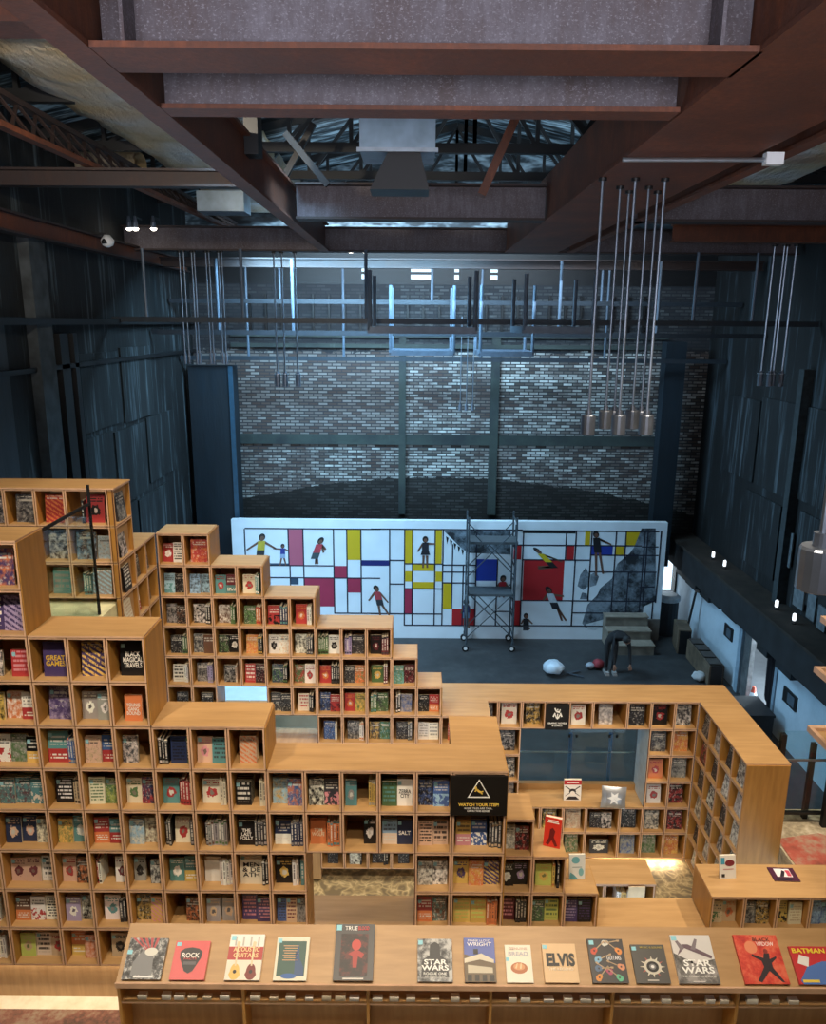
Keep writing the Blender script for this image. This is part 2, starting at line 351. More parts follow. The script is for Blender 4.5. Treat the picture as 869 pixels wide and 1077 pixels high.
# right wall: whitewashed lower wall, dark ledge, sooty upper wall
Y0d, Y1d = 14.45, 16.1
mb = MB().box(XW, XR, 8.3, Y0d, ZS, -6.2).box(XW, XR, Y1d, YB, ZS, -6.2)
struct('wall_right_lower', mb, M['wall_white'])
struct('wall_right_landing', MB().box(XW, XR, 3.0, 8.3, -5.6, -4.0).box(XW, XR, 8.3, 9.3, -6.45, -6.2), M['wall_white'])
mb = MB().box(6.95, XR+.4, 8.0, YB, -6.2, -5.55)
random.seed(3); y = 8.4
while y < 20:
    L = random.uniform(.25, .8); d = random.uniform(.05, .28); mb.box(7.02+random.uniform(0, .1), 7.3, y, min(y+L, 20.4), -6.2-d, -6.2); y += L+random.uniform(0, .35)
struct('trim_9', mb, flat('sooty_ledge', '#16191d', .8, 0, .5, 3))
struct('trim_10', MB().box(6.9, XR, 8.0, YB, -5.55, -5.49), flat('brown_ledge_top', '#2b241e', .85, 0, .4, 3))
struct('wall_right', MB().box(XR, XR+.3, -3.5, YB, -5.6, 2.85), M['wall_right'])
mb = MB()
for i, (y0, y1, z0, z1) in enumerate([(13.2, 15.1, -3.3, -1.5), (15.2, 17.0, -3.4, -1.5), (17.1, 18.8, -3.4, -1.6), (12.0, 13.1, -3.3, -1.4), (13.4, 14.8, -5.2, -3.5), (15.6, 17.4, -5.2, -3.6)]):
    mb.box(XR-.04, XR, y0, y1, z0, z1)
struct('trim_11', mb, walls('torn_dark_panels', '#06090b', '#10161a', '#56626a', (1.2, 1.2, .2), .56, .65))
mb = MB()
for (y0, y1, z0, z1) in [(13.75, 14.05, -5.4, -4.9), (13.35, 13.65, -5.45, -5.0), (14.9, 15.02, -4.7, -4.0), (14.2, 14.6, -5.35, -4.8)]: mb.box(XR-.07, XR-.04, y0, y1, z0, z1)
struct('trim_12', mb, flat('pale_patch', '#5c666c', .7, 0, .3))
struct('trim_13', MB().box(XR-.2, XR, 15.0, 15.2, -5.5, -.8), flat('dim_pilaster', '#2c3438', .7, 0, .3))
# windows in the upper right corner (dark panes)
mb = MB()
for i in range(3): mb.box(XR-.05, XR, 11.6+i*.9, 12.3+i*.9, -.25, .75)
struct('window_1', mb, flat('dim_panes', '#39505c', .3))
# wall recesses on the white wall
def recess(n, u0, v0, u1, v1):
    a = atX(u0, v0, XW); b = atX(u1, v1, XW); y0, y1 = sorted((a.y, b.y)); zc = (a.z+b.z)/2
    m = MB().box(XW-.03, XW, y0, y1, zc-.15, zc+.15); o = struct('window_%d' % n, m, M['black'])
    m = MB().box(XW-.04, XW-.03, y0+.06, y0+.06+(y1-y0)*.5, zc-.1, zc+.1).build('pane', flat('dusty_pane', '#4b5965', .3), o)
recess(2, 763, 662, 771.5, 668); recess(3, 825, 730, 839, 740)
# doorway on the right
struct('door_1', MB().box(7.27, 7.4, Y1d-.05, Y1d+.12, ZS, -6.2).box(7.27, 7.4, Y0d-.1, Y0d, ZS, -6.2), flat('door_frame_blue', '#7d93a4', .6))
tag(MB().box(7.34, 7.44, 15.72, 16.05, ZS, -6.25).build('door_leaf', floorm('weathered_door', '#3c3f41', '#55585a', '#6d7072', 2)), 'weathered grey door leaf standing in the bright side doorway', 'door')
struct('floor_yard', MB().box(XR, 14, 9, 22, -8.3, -8.02), flat('pale_yard', '#cfd6da', .8))
# curtain
def curtain():
    m = MB(); n = 28; pts = []
    for i in range(n+1):
        t = i/n; y = 15.05 - t*.6; x = 7.37+.045*math.sin(t*26)
        zb = -7.85 + .75*max(0, .35-t)/.35 - .0
        pts.append(((x, y, -6.25), (x+.02, y-.05*(1-t), zb)))
    for i in range(n):
        (a, b), (c, d) = pts[i], pts[i+1]; m.face([a, b, d, c])
        m.face([(a[0]+.01, a[1], a[2]), (c[0]+.01, c[1], c[2]), (d[0]+.01, d[1], d[2]), (b[0]+.01, b[1], b[2])])
    return m.build('door_curtain', flat('dark_curtain', '#1d1a22', .9), smooth=True)
tag(curtain(), 'dark pleated curtain hanging in the bright side doorway', 'curtain')

# roof of corrugated sheets with gaps, and rear part of the hall
def roof():
    for name, x0, z0, x1, z1, gaps in (('ceiling', XL-.4, 2.8, .9, 4.3, [(8.2, 8.45, .25, .4), (13.1, 13.3, .3, .55), (16.9, 17.1, .2, .5)]), ('ceiling_right', XR+.4, 2.8, .9, 4.3, [(9.2, 9.35, .72, .86), (10.3, 10.42, .70, .82), (12.6, 12.75, .1, .2), (14.2, 14.3, .55, .7)])):
        m = MB(); y = -3.6; k = 0; st = .11
        while y < YB:
            def P(t, yy, h): return (x0+(x1-x0)*t, yy, z0+(z1-z0)*t+h)
            segs = [(0, 1)]
            for g0, g1, t0, t1 in gaps:
                if g0 <= y < g1: segs = [(0, t0), (t1, 1)]
            h0, h1 = (.0, .05) if k % 2 == 0 else (.05, .0)
            for a, b in segs: m.face([P(a, y, h0), P(b, y, h0), P(b, y+st, h1), P(a, y+st, h1)])
            y += st; k += 1
        struct(name, m, M['roof'])
roof()
struct('wall_front', MB().box(XL, XR, -3.8, -3.5, -5.6, 5.6), M['wall_grey'])

# ------------------------------------------------------------------ steelwork
def ibeam(name, ax, p, length, zb, h, fw, mats, label, cat='beam', group=None, tf=.03, tw=.03):
    """ax 'x' or 'y'; p = (x, y) of the start, centre line"""
    t = thing(name, label, cat, group, (p[0], p[1], zb))
    def bx(a, b, c, d, nm, mt):
        m = MB().box(0, length, a, b, c, d) if ax == 'x' else MB().box(a, b, 0, length, c, d)
        m.build(nm, mt, t)
    bx(-fw/2, fw/2, 0, tf, 'bottom_flange', mats[1]); bx(-tw/2, tw/2, tf, h-tf, 'web', mats[0]); bx(-fw/2, fw/2, h-tf, h, 'top_flange', mats[1])
    return t
ZB = 1.35
b = ibeam('steel_beam', 'x', (-1.66, 4.60), 3.42, ZB, .62, .42, (M['steel'], M['rust']), 'thick purple-grey steel beam crossing at the very top of the view')
m = MB()
for x in (.16, 3.2): m.box(x, x+.02, -.2, -.02, .03, .59)
m.build('stiffener', M['steel'], b)
m = MB().tube((.27, -.02, .36), (.27, -.06, .36), .03, n=6); m.build('bolt', M['chrome'], b)
ibeam('steel_beam', 'x', (-1.66, 5.66), 3.38, ZB, .36, .22, (M['steel'], M['rust']), 'second steel cross beam, just below and behind the topmost one')
ibeam('steel_beam', 'x', (-1.6, 11.2), 3.35, ZB, .46, .3, (M['steel'], M['dark_steel']), 'grey cross beam behind the square air duct, between the two long beams')
ibeam('steel_beam', 'x', (2.95, 11.2), 4.55, ZB, .46, .3, (M['steel'], M['dark_steel']), 'grey cross beam at upper right, right of the wide rusty beam')
ibeam('steel_beam', 'x', (XL, 16.1), 13.2, ZB, .46, .3, (M['steel'], M['dark_steel']), 'longest grey cross beam spanning the full hall above the hanging rods')
ibeam('steel_beam', 'x', (XL, 17.6), 13.2, 1.15, .2, .2, (M['dark_steel'], M['dark_steel']), 'dark low cross beam behind the longest grey beam')
ibeam('steel_beam', 'x', (XL, 5.0), 4.0, 1.62, .3, .28, (M['rust'], M['rust']), 'rusty side beam at top left, left of the long beam')
ibeam('steel_beam', 'x', (XL, 11.0), 3.85, 1.72, .22, .2, (M['dark_steel'], M['dark_steel']), 'dark beam under the foil ducts at upper left')
b = ibeam('steel_beam', 'y', (-1.75, 1.2), 14.7, ZB, .5, .17, (M['rust'], M['rust']), 'long rusty beam running away from the upper left corner')
m = MB()
for y in (9.9,): m.box(.02, .16, y-2.6, y-2.35, .3, .78)
m.build('bracket', M['black'], b)
GL = 14.9; t = thing('box_girder', 'wide rusty box girder running away from the upper right corner', 'beam', None, (1.74, 1.0, ZB))
MB().box(0, 1.02, 0, GL, 0, .03).build('bottom_plate', M['rust'], t)
MB().box(0.03, .06, 0, GL, .03, .6).build('web', M['rust'], t); MB().box(.96, .99, 0, GL, .03, .6).build('web', M['rust'], t)
ibeam('steel_beam', 'y', (3.02, 1.0), 14.9, ZB, .5, .13, (M['rust'], M['rust']), 'narrow rusty beam beside the wide box girder on its right')
ibeam('steel_beam', 'y', (-5.5, 8.0), 11.6, 1.15, .28, .2, (M['rust'], M['dark_steel']), 'dull red beam along the top of the left wall')
ibeam('steel_beam', 'x', (4.5, 14.4), 3.0, 1.42, .3, .26, (M['rust'], M['rust']), 'short rusty beam at far right behind the grey cross beam')
# conduit under the girder
a, bb = atZ(655, 168, 1.3), atZ(820, 168, 1.3)
t = thing('conduit_pipe', 'thin pale conduit pipe under the wide rusty girder', 'pipe')
MB().tube(a, bb, .018).build('tube', M['chrome'], t); MB().box(bb.x-.12, bb.x+.02, bb.y-.04, bb.y+.04, bb.z-.04, bb.z+.05).build('clip', M['white'], t)
# lattice girder
t = thing('lattice_girder', 'rusty lattice girder running back at upper left under the roof', 'girder')
m1, m2, m3 = MB(), MB(), MB(); xg = -4.45
m1.obar((xg, 5, 1.98), (xg+.5, 20.4, 1.98), .12, .06); m2.obar((xg, 5, 2.36), (xg, 20.4, 2.36), .12, .06)
y = 5.0; k = 0
while y < 20:
    xa = xg+.5*(y-5)/15.4
    m3.obar((xa, y, 2.0), (xg, y+.45, 2.34), .04, .02); m3.obar((xg, y, 2.34), (xa, y+.45, 2.0), .04, .02); y += .45
m1.build('lower_chord', M['rust'], t); m2.build('upper_chord', M['dark_steel'], t); m3.build('lacing', M['dark_steel'], t)
# roof trusses
def truss(Y, label, x0=XL, x1=XR):
    t = thing('roof_truss', label, 'truss', None, (0, Y, 0)); xm = .9
    MB().obar((x0, 0, 2.6), (x1, 0, 2.6), .12, .14).build('bottom_chord', M['black'], t)
    MB().obar((x0, 0, 2.75), (xm, 0, 4.15), .1, .14).build('rafter', M['black'], t); MB().obar((x1, 0, 2.75), (xm, 0, 4.15), .1, .14).build('rafter', M['black'], t)
    m = MB(); n = 7
    for i in range(n):
        for s, e in ((x0, xm), (x1, xm)):
            xa = s+(e-s)*i/n; xb = s+(e-s)*(i+1)/n; zb = 2.75+1.4*(i+1)/n
            m.obar((xa, 0, 2.6), (xb, 0, zb), .07, .06); m.obar((xb, 0, 2.6), (xb, 0, zb), .07, .06)
    m.build('web_bracing', M['black'], t)
for Y, lb in ((7.6, 'dark roof truss nearest the viewer, above the square air duct'), (10.2, 'second dark roof truss, behind the square air duct'), (12.9, 'middle dark roof truss under the corrugated roof'), (15.2, 'dark roof truss above the longest grey cross beam'), (18.4, 'last dark roof truss near the brick wall')): truss(Y, lb)
m = MB()
for a, bq in (((545, 118, 10.0), (506, 206, 10.0)),): m.obar(atY(*a), atY(*bq), .22, .1)
tag(m.build('roof_strut', M['rust']), 'slanting rusty strut right of the square air duct', 'strut')
for (a, bq), lb in zip((((600, 120, 11), (660, 200, 11)), ((630, 118, 11.3), (575, 205, 11.3)), ((300, 140, 10.6), (345, 195, 10.6)), ((330, 130, 11.3), (300, 185, 11.3))), ('brace falling right, right of the rusty strut', 'brace falling left, right of the rusty strut', 'brace falling right, left of the square air duct', 'brace falling left, left of the square air duct')):
    tag(MB().obar(atY(*a), atY(*bq), .09, .08).build('roof_brace', M['black']), 'dark roof '+lb, 'brace')
# ducts
def duct_tube(path, rx, rz, n=18, seed=1, amp=.06):
    random.seed(seed); m = MB(); k = len(path)
    for i, (x, y, z, d) in enumerate(path):
        for j in range(n):
            a = 2*math.pi*j/n; w = 1+random.uniform(-amp, amp)
            ca, sa = math.cos(a), math.sin(a)
            ca = math.copysign(abs(ca)**.6, ca); sa = math.copysign(abs(sa)**.6, sa)
            if d == 'y': m.v.append((x+rx*ca*w, y, z+rz*sa*w))
            else: m.v.append((x, y+rx*ca*w, z+rz*sa*w))
    for i in range(k-1):
        for j in range(n):
            q = (j+1) % n; m.f.append((i*n+j, i*n+q, (i+1)*n+q, (i+1)*n+j)); m.m.append(0)
    return m
o = duct_tube([(-3.45+.03*math.sin(y), y, 2.85, 'y') for y in [7.7+.35*i for i in range(34)]], .92, .36, amp=.09).build('foil_duct', M['foil'], smooth=True)
tag(o, 'big crumpled foil-wrapped duct running back at upper left', 'duct')
o = duct_tube([(-2.9+.3*i, 9.4, 2.42, 'x') for i in range(8)], .25, .13, seed=4).build('foil_duct', M['foil'], smooth=True)
tag(o, 'narrow foil-wrapped duct crossing left of the square air duct', 'duct')
o = duct_tube([(XL+.05+.25*i, 14.2, 2.55, 'x') for i in range(5)], .3, .22, seed=5).build('foil_duct', M['foil'], smooth=True)
tag(o, 'far foil-wrapped duct crossing below the lattice girder', 'duct')
o = duct_tube([(5.2+.0*y, y, 2.45, 'y') for y in [8+.35*i for i in range(18)]], .7, .35, seed=6).build('foil_duct', M['foil'], smooth=True)
tag(o, 'silvery foil-wrapped duct at upper right above the grey cross beam', 'duct')
tag(MB().box(-4.15, -2.75, 6.2, 7.6, 2.4, 2.6).build('duct_box', flat('dull_duct', '#8f918c', .4, .8)), 'flat grey duct box at upper left beside the rusty beam', 'duct')
t = thing('air_duct', 'square shiny metal air duct at top centre below the second beam', 'duct', None, (0, 0, 0))
MB().box(-.6, .21, 9.0, 9.8, 1.80, 2.15).build('duct_body', M['duct'], t)
MB().hexa([(-.5,9.1,1.42),(.15,9.1,1.42),(.15,9.6,1.42),(-.5,9.6,1.42),(-.3,9.1,1.8),(.05,9.1,1.8),(.05,9.6,1.8),(-.3,9.6,1.8)]).build('hood', M['black'], t)
for hx in (-.55, .16): MB().tube((hx, 9.4, 2.15), (hx, 9.4, 3.9), .012).build('hanger', M['pipe'], t)
MB().box(-.63, .24, 8.98, 9.02, 2.13, 2.17).box(-.63, .24, 8.98, 9.02, 1.78, 1.82).build('flange', M['chrome'], t)
tag(MB().box(-3.95, -3.1, 15.0, 15.6, 1.95, 2.3).build('duct_box', M['duct']), 'small square duct box under the lattice girder', 'duct')

# ------------------------------------------------------------------ rods and pendants
def pendant(x, y, zt, zb, r, h, label, group, rod_r=.012, cat='pendant lamp', flange=False):
    t = thing('pendant_lamp', label, cat, group, (x, y, 0))
    MB().tube((0, 0, zb+h), (0, 0, zt), rod_r).build('rod', M['pipe'], t)
    MB().lathe((0, 0, zb), [(r*.9, 0), (r, .004), (r, h-.01), (r*.92, h), (rod_r*2.2, h), (rod_r*2.2, h+.05)]).build('lamp_shade', flat('pendant_metal', '#6d7582', .35, .6), t, smooth=False)
    MB().lathe((0, 0, zt-.03), [(.04, 0), (.04, .03)]).build('ceiling_mount', M['black'], t)
    if flange: MB().lathe((0, 0, zb+h), [(r*1.35, 0), (r*1.35, .012)]).build('collar', M['chrome'], t)
    return t
px = [(618, 'front'), (650, 'front'), (679, 'front')]
lbs = ['long pendant lamp at front left of the seven over the wall gap', 'long pendant lamp at front middle of the seven below the girder', 'long pendant lamp at front right of the seven below the girder']
for (u, _), lb in zip(px, lbs):
    p = atY(u, 457, 7.9); pendant(p.x, 7.9, ZB, p.z, .072, .2, lb, 'pendant lamps under the box girder', .014)
for i, u in enumerate((636, 645, 664, 673)):
    yy = 8.35+.28*(i % 2); p = atY(u, 451, yy); pendant(p.x, yy, ZB, p.z, .072, .2, ['left', 'second from left', 'third from left', 'right'][i]+' pendant lamp of the back four under the box girder', 'pendant lamps under the box girder', .012)
p = atY(858, 620, 2.7); pendant(p.x, 2.7, 1.35, p.z, .072, .165, 'nearest pendant lamp, cut off by the right edge of the view', None, .014)
for i, u in enumerate((194, 199, 206.5, 210, 221, 225, 234, 238)):
    p = atY(u, 383, 16); pendant(p.x, 16.1-(i % 2)*.05, ZB, p.z, .028, .17, 'thin hanging tube of the cluster of eight before the left wall', 'thin tubes before the left wall', .012)
for i, u in enumerate((291.5, 299.5, 313)):
    p = atY(u, 407, 16); pendant(p.x, 16.1, ZB, p.z, .055, .25, ['left', 'middle', 'right'][i]+' hanging tube of the three left of the brick wall', 'three tubes before the brick wall', .016, flange=True)
for i, u in enumerate((799, 806, 812, 818)):
    p = atY(u, 406, 13); pendant(p.x, 13-(i % 2)*.1, ZB-.1, p.z, .045, .2, ['leftmost', 'second', 'third', 'rightmost'][i]+' hanging tube of the four in front of the right wall', 'four tubes before the right wall', .014, flange=True)
for i, u in enumerate((484, 490.5, 497)):
    p = atY(u, 432, 18.5); pendant(p.x, 18.5, .2, p.z, .04, .14, ['left', 'middle', 'right'][i]+' small dark lamp hanging before the brick wall', 'small lamps before the brick wall', .01)
# rigging frames
def frame(name, pts, hang, label, r=.05):
    t = thing(name, label, 'rigging', None)
    m = MB()
    for a, bq in pts: m.obar(a, bq, r*1.6, r*2.2)
    m.build('rail', flat('rigging_steel', '#525f6e', .45, .2) if name == 'hanging_gantry' else flat('dark_rail', '#2a323a', .5, .2), t)
    for a, bq in hang: MB().tube(a, bq, r*.7).build('hanger', flat('rigging_steel', '#525f6e', .45, .2), t)
    return t
def rig(u0, u1, vb, vt, Y, dY, label):
    a = atY(u0, vb, Y); c = atY(u1, vb, Y); zt = atY(u0, vt, Y).z
    P = [(a.x, Y, a.z), (c.x, Y, a.z), (c.x, Y+dY, a.z), (a.x, Y+dY, a.z)]
    frame('hanging_gantry', [(P[0], P[1]), (P[1], P[2]), (P[2], P[3]), (P[3], P[0])], [(p, (p[0], p[1], zt)) for p in P], label)
rig(389, 500, 347, 284, 13.0, 1.6, 'bluish hanging rigging frame at centre before the brick wall')
rig(552, 624, 347, 288, 13.0, 1.6, 'hanging rigging frame left of the seven pendant lamps')
rig(411, 477, 371, 300, 16.8, 1.2, 'lower smaller rigging frame at centre near the brick wall')
rig(505, 560, 372, 300, 16.8, 1.2, 'lower smaller rigging frame right of centre near the brick wall')
def longrail(v, Y, label, hs, r=.045):
    z = atY(434, v, Y).z
    frame('rigging_rail', [((XL+.05, Y, z), (XR-.05, Y, z))], [((h, Y, z), (h, Y, 1.3)) for h in hs], label, r)
longrail(338, 15.0, 'long dark rail across the hall in front of the rigging frames', (-5, -3.2, -.9, 5.2, 6.3))
longrail(351, 17.2, 'long rail across the hall level with the centre rigging frame', (-4.2, -2.6, 3.1, 5.2))
longrail(378, 19.2, 'lowest long rail right against the brick wall', (-4.0, -1.7, 1.6, 4.6))
longrail(318, 18.6, 'highest long rail just under the dark low beam', (-3.1, .4, 4.3))
# clerestory slats high on the brick wall
m = MB()
for i in range(26): x = -4.2+i*.4; m.box(x, x+.05, YB-.08, YB, -.3, .7)
struct('trim_14', m, M['black'])
# camera and small lit lamps on the far beam
t = thing('security_camera', 'white dome security camera on the far beam at upper left', 'camera', None, tuple(atY(113, 253, 14.0)))
MB().lathe((0, 0, -.11), [(.03, 0), (.085, .03), (.11, .08), (.11, .12), (.05, .2)]).build('housing', M['white'], t, smooth=True); MB().lathe((-.02, -.09, -.06), [(.045, 0), (.05, .04), (.02, .08)]).build('lens', M['black'], t, smooth=True); MB().obar((0, 0, .1), (-.25, 0, .12), .04, .04).build('mount', M['black'], t)
for i, (u, v) in enumerate(((136, 240), (142.5, 240), (161.5, 240))):
    p = atY(u, v, 15.6); t = thing('spot_lamp', ['leftmost', 'middle', 'rightmost'][i]+' lit spot lamp beside the white dome camera', 'spot lamp', 'spot lamps by the dome camera', tuple(p))
    MB().lathe((0, 0, 0), [(.05, 0), (.045, .1), (.02, .22)]).build('can', M['pipe'], t); MB().obar((0, 0, .2), (0, .36, .2), .03, .03).build('bracket', M['black'], t); MB().lathe((0, 0, -.045), [(.03, 0), (.062, .03), (.05, .045)]).build('bulb', M['lamp_on'], t)
for i, (u, v) in enumerate(((369, 266), (384, 266))):
    p = atY(u, v, 16.6); t = thing('ceiling_lamp', ['left', 'right'][i]+' round lit lamp of the pair below the far beam', 'lamp', 'pair of round lamps below the far beam', tuple(p))
    MB().lathe((0, 0, 0), [(.05, 0), (.085, .04), (.08, .09), (.04, .13)]).build('bulb', M['lamp_on'], t, smooth=True); MB().lathe((0, 0, .12), [(.05, 0), (.05, .12)]).build('base', M['black'], t)
for i, (u, v) in enumerate(((674, 267), (684, 266), (695, 266.5), (705, 267), (712, 267))):
    p = atY(u, v, 16.4); t = thing('ceiling_lamp', ['first', 'second', 'third', 'fourth', 'fifth'][i]+' bright lamp of the row behind the pendant rods', 'lamp', 'bright lamps behind the pendant rods', tuple(p))
    MB().lathe((0, 0, 0), [(.04, 0), (.08, .025), (.07, .06), (.03, .08)]).build('bulb', M['lamp_on'], t, smooth=True); MB().lathe((0, 0, .075), [(.04, 0), (.04, .1)]).build('base', M['black'], t)

for i, (u, v) in enumerate(((750, 588), (762, 597), (816.5, 641), (835, 655))):
    p = atX(u, v, 7.25); p.z = -5.49; t = thing('ledge_lamp', ['farthest', 'second-farthest', 'second-nearest', 'nearest'][i]+' small white lamp standing on the dark ledge along the right wall', 'lamp', 'small lamps on the right ledge', tuple(p))
    MB().lathe((0, 0, 0), [(.05, 0), (.05, .02), (.02, .03), (.02, .06)], 10).build('base', M['black'], t); MB().lathe((0, 0, .06), [(.03, 0), (.035, .02), (.035, .12), (.02, .14)], 10).build('bulb', emis('dim_bulb', (.9, .95, 1), 1.6) if 'dim_bulb' not in bpy.data.materials else bpy.data.materials['dim_bulb'], t)
# ================================================================== bookcases
PX, RZ, Z0 = .2765, .348, -2.18
def L(j): return Z0 - RZ*j
def col(k): return -2.73 + PX*k
def frm(x, y, z, rz): return Matrix.Translation((x, y, z)) @ Matrix.Rotation(rz, 4, 'Z')
WOODS = [M['wood'], M['edge'], M['gap'], M['wood_side'], M['wood_top']]
def cubby(parent, T, x0, x1, z0, z1, d=.37, back=True):
    """one open box module; local x along the face, y into the shelf"""
    g, w, e = .0035, .0125, .0015
    a0, a1, b0, b1 = x0+g, x1-g, z0+g, z1-g
    m = MB(); ed = {2: 1}
    m.box(a0, a1, e, d, b0, b0+w, 4, {2: 1}); m.box(a0, a1, e, d, b1-w, b1, 0, ed)
    m.box(a0, a0+w, e, d, b0+w, b1-w, 3, ed); m.box(a1-w, a1, e, d, b0+w, b1-w, 3, ed)
    if back: m.box(a0+w, a1-w, d-.008, d, b0+w, b1-w, 0)
    # dark joint behind the gap to the next module
    m.box(x0-.0034, x0+.0034, .006, .014, z0, z1, 2); m.box(x0, x1, .006, .014, z0-.0034, z0+.0034, 2)
    m.v = [tuple(T @ Vector(p)) for p in m.v]
    return m.build('cubby', WOODS, parent)
BOOKS = []
ORD = ['first', 'second', 'third', 'fourth', 'fifth', 'sixth', 'seventh', 'eighth', 'ninth', 'tenth', 'eleventh', 'twelfth', 'thirteenth', 'fourteenth', 'fifteenth']
PAL = dict(k=('black', '#17171b'), w=('white', '#e9e6df'), c=('cream', '#e2d8bd'), t=('teal', '#4d8f93'), n=('navy', '#26345a'), b=('blue', '#3d63a8'), s=('sky-blue', '#8db8d6'),
    r=('red', '#b3262a'), m=('maroon', '#6a2230'), o=('orange', '#d9742a'), y=('yellow', '#dcb43c'), g=('green', '#4d7442'), l=('lime', '#b9c244'), p=('purple', '#4b3a72'),
    v=('lilac', '#a393c0'), i=('pink', '#d98a98'), d=('charcoal', '#3a3c44'), a=('grey', '#9b9a98'), h=('brown', '#6c4a34'), e=('tan', '#c9ad86'), f=('peach', '#dfb598'))
def fill(T, x0, x1, z0, toks, where, d=.37, yf=None):
    """lay the books of one cubby out from left to right"""
    it = []
    for tk in toks.split():
        k = tk[0]
        if k in '-=':
            for ch in tk: it.append(('gap', .014 if ch == '-' else .065))
        elif k == 'S':
            for _ in range(int(tk[3])): it.append(('S', random.uniform(.019, .03), random.uniform(.195, .225), tk[1], tk[2], 'S', 0))
        else:
            w, h = dict(F=(.132, .205), G=(.175, .255), H=(.235, .17))[k]
            it.append((k, w*random.uniform(.95, 1.05), h*random.uniform(.95, 1.06), tk[1], tk[2], tk[3], int(tk[4]) if len(tk) > 4 else 0))
    a, b = x0+.02, x1-.02; tot = sum(q[1] for q in it); space = b-a
    sc = 1.0
    if tot > space-.006: sc = (space-.006)/tot
    left = space - tot*sc; n = len(it); x = a + left*random.uniform(.35, .6); gi = .0
    bi = 0; books = [q for q in it if q[0] != 'gap']; nb = len(books)
    for q in it:
        w = q[1]*sc
        if q[0] == 'gap': x += w; continue
        h = min(q[2], RZ-.045)
        pos = '' if nb == 1 else (['left', 'right'][bi] if nb == 2 else ('leftmost' if bi == 0 else 'rightmost' if bi == nb-1 else ORD[bi]))
        yb = (yf if yf else .075) + random.uniform(-.012, .02)
        if q[0] == 'S':
            yb = .05+random.uniform(0, .015)
            BOOKS.append(dict(T=T, p=(x+.0008, yb, z0+.0155), w=w-.0016, h=h, t=.14, c1=q[3], c2=q[4], pat='S', kind='upright spine-out', pos=pos, where=where, copy=0))
        else:
            th = random.uniform(.016, .026)
            for cp in range(q[6]+1):
                BOOKS.append(dict(T=T, p=(x+.001, yb+cp*(th+.004), z0+.0155), w=w-.002, h=h, t=th, c1=q[3], c2=q[4], pat=q[5], lean=math.radians(random.uniform(4, 8) if cp == 0 and q[6] == 0 else 4.5), yaw=math.radians(random.uniform(-3, 3)) if q[6] == 0 and nb < 3 else 0,
                    kind='face-out' if q[0] == 'G' else 'wide face-out' if q[0] == 'H' else 'face-out', pos=pos, where=where, copy=cp))
        x += w; bi += 1
def large(tk):      # a lone comic in a cell is a tall album
    return 'G'+tk[1:] if tk[0] == 'F' and ' ' not in tk else tk
def wood_box(parent, name, x0, x1, y0, y1, z0, z1, mt): return MB().box(x0, x1, y0, y1, z0, z1).build(name, M[mt], parent)

# ---- front stepped bookcase
YF = 5.15; D = .375
FL = thing('stepped_bookcase', 'tall stepped plywood bookcase of cube shelves in the left foreground', 'bookcase', None, (0, 0, 0))
TF = frm(0, YF, 0, 0)
XW2, XW3 = col(0)-.40, col(0)-.80
cols = {'X': (XW3, XW2), 'W': (XW2, col(0))}
for k in range(11): cols[k] = (col(k), col(k+1))
cols[11] = (col(11), .714)
top = {'X': -2, 'W': -2, 0: 0, 1: 0, 2: 0, 3: 2, 4: 2, 5: 2}
order = ['X', 'W']+list(range(12))
for ci, k in enumerate(order):
    for j in range(top.get(k, 3), 8):
        if k in (7, 8, 9) and j in (5, 6, 7): continue
        x0, x1 = cols[k]
        cubby(FL, TF, x0, x1, L(j+1), L(j), D)
def topboard(parent, x0, x1, y0, y1, z, ov=.004):
    m = MB().box(x0, x1, y0-ov, y1, z+.0005, z+.014, 0, {2: 1, 3: 1, 5: 1}); return m.build('top_panel', [M['wood_top'], M['edge']], parent)
topboard(FL, XW3, col(0), YF, YF+D, L(-2)); topboard(FL, col(0)+.009, col(3), YF, YF+D, L(0)); topboard(FL, col(3)+.009, col(6), YF, YF+D, L(2)); topboard(FL, col(6)+.009, .714, YF, YF+D, L(3)); topboard(FL, col(11), .714, YF+D, 5.975, L(3), 0)
for x, za, zb in ((col(0), L(0)+.015, L(-2)), (col(3), L(2)+.015, L(0)), (col(6), L(3)+.015, L(2)), (.714, L(8), L(3))):
    wood_box(FL, 'side_panel', x+.0005, x+.0085, YF, YF+D, za, zb, 'wood_side')
wood_box(FL, 'rear_cabinet', col(11)+.01, .714, YF+D+.001, 5.97, L(8), L(3), 'wood_side')
wood_box(FL, 'plinth', XW3, .71, YF+.12, YF+D, -5.38, L(8)-.003, 'wood')
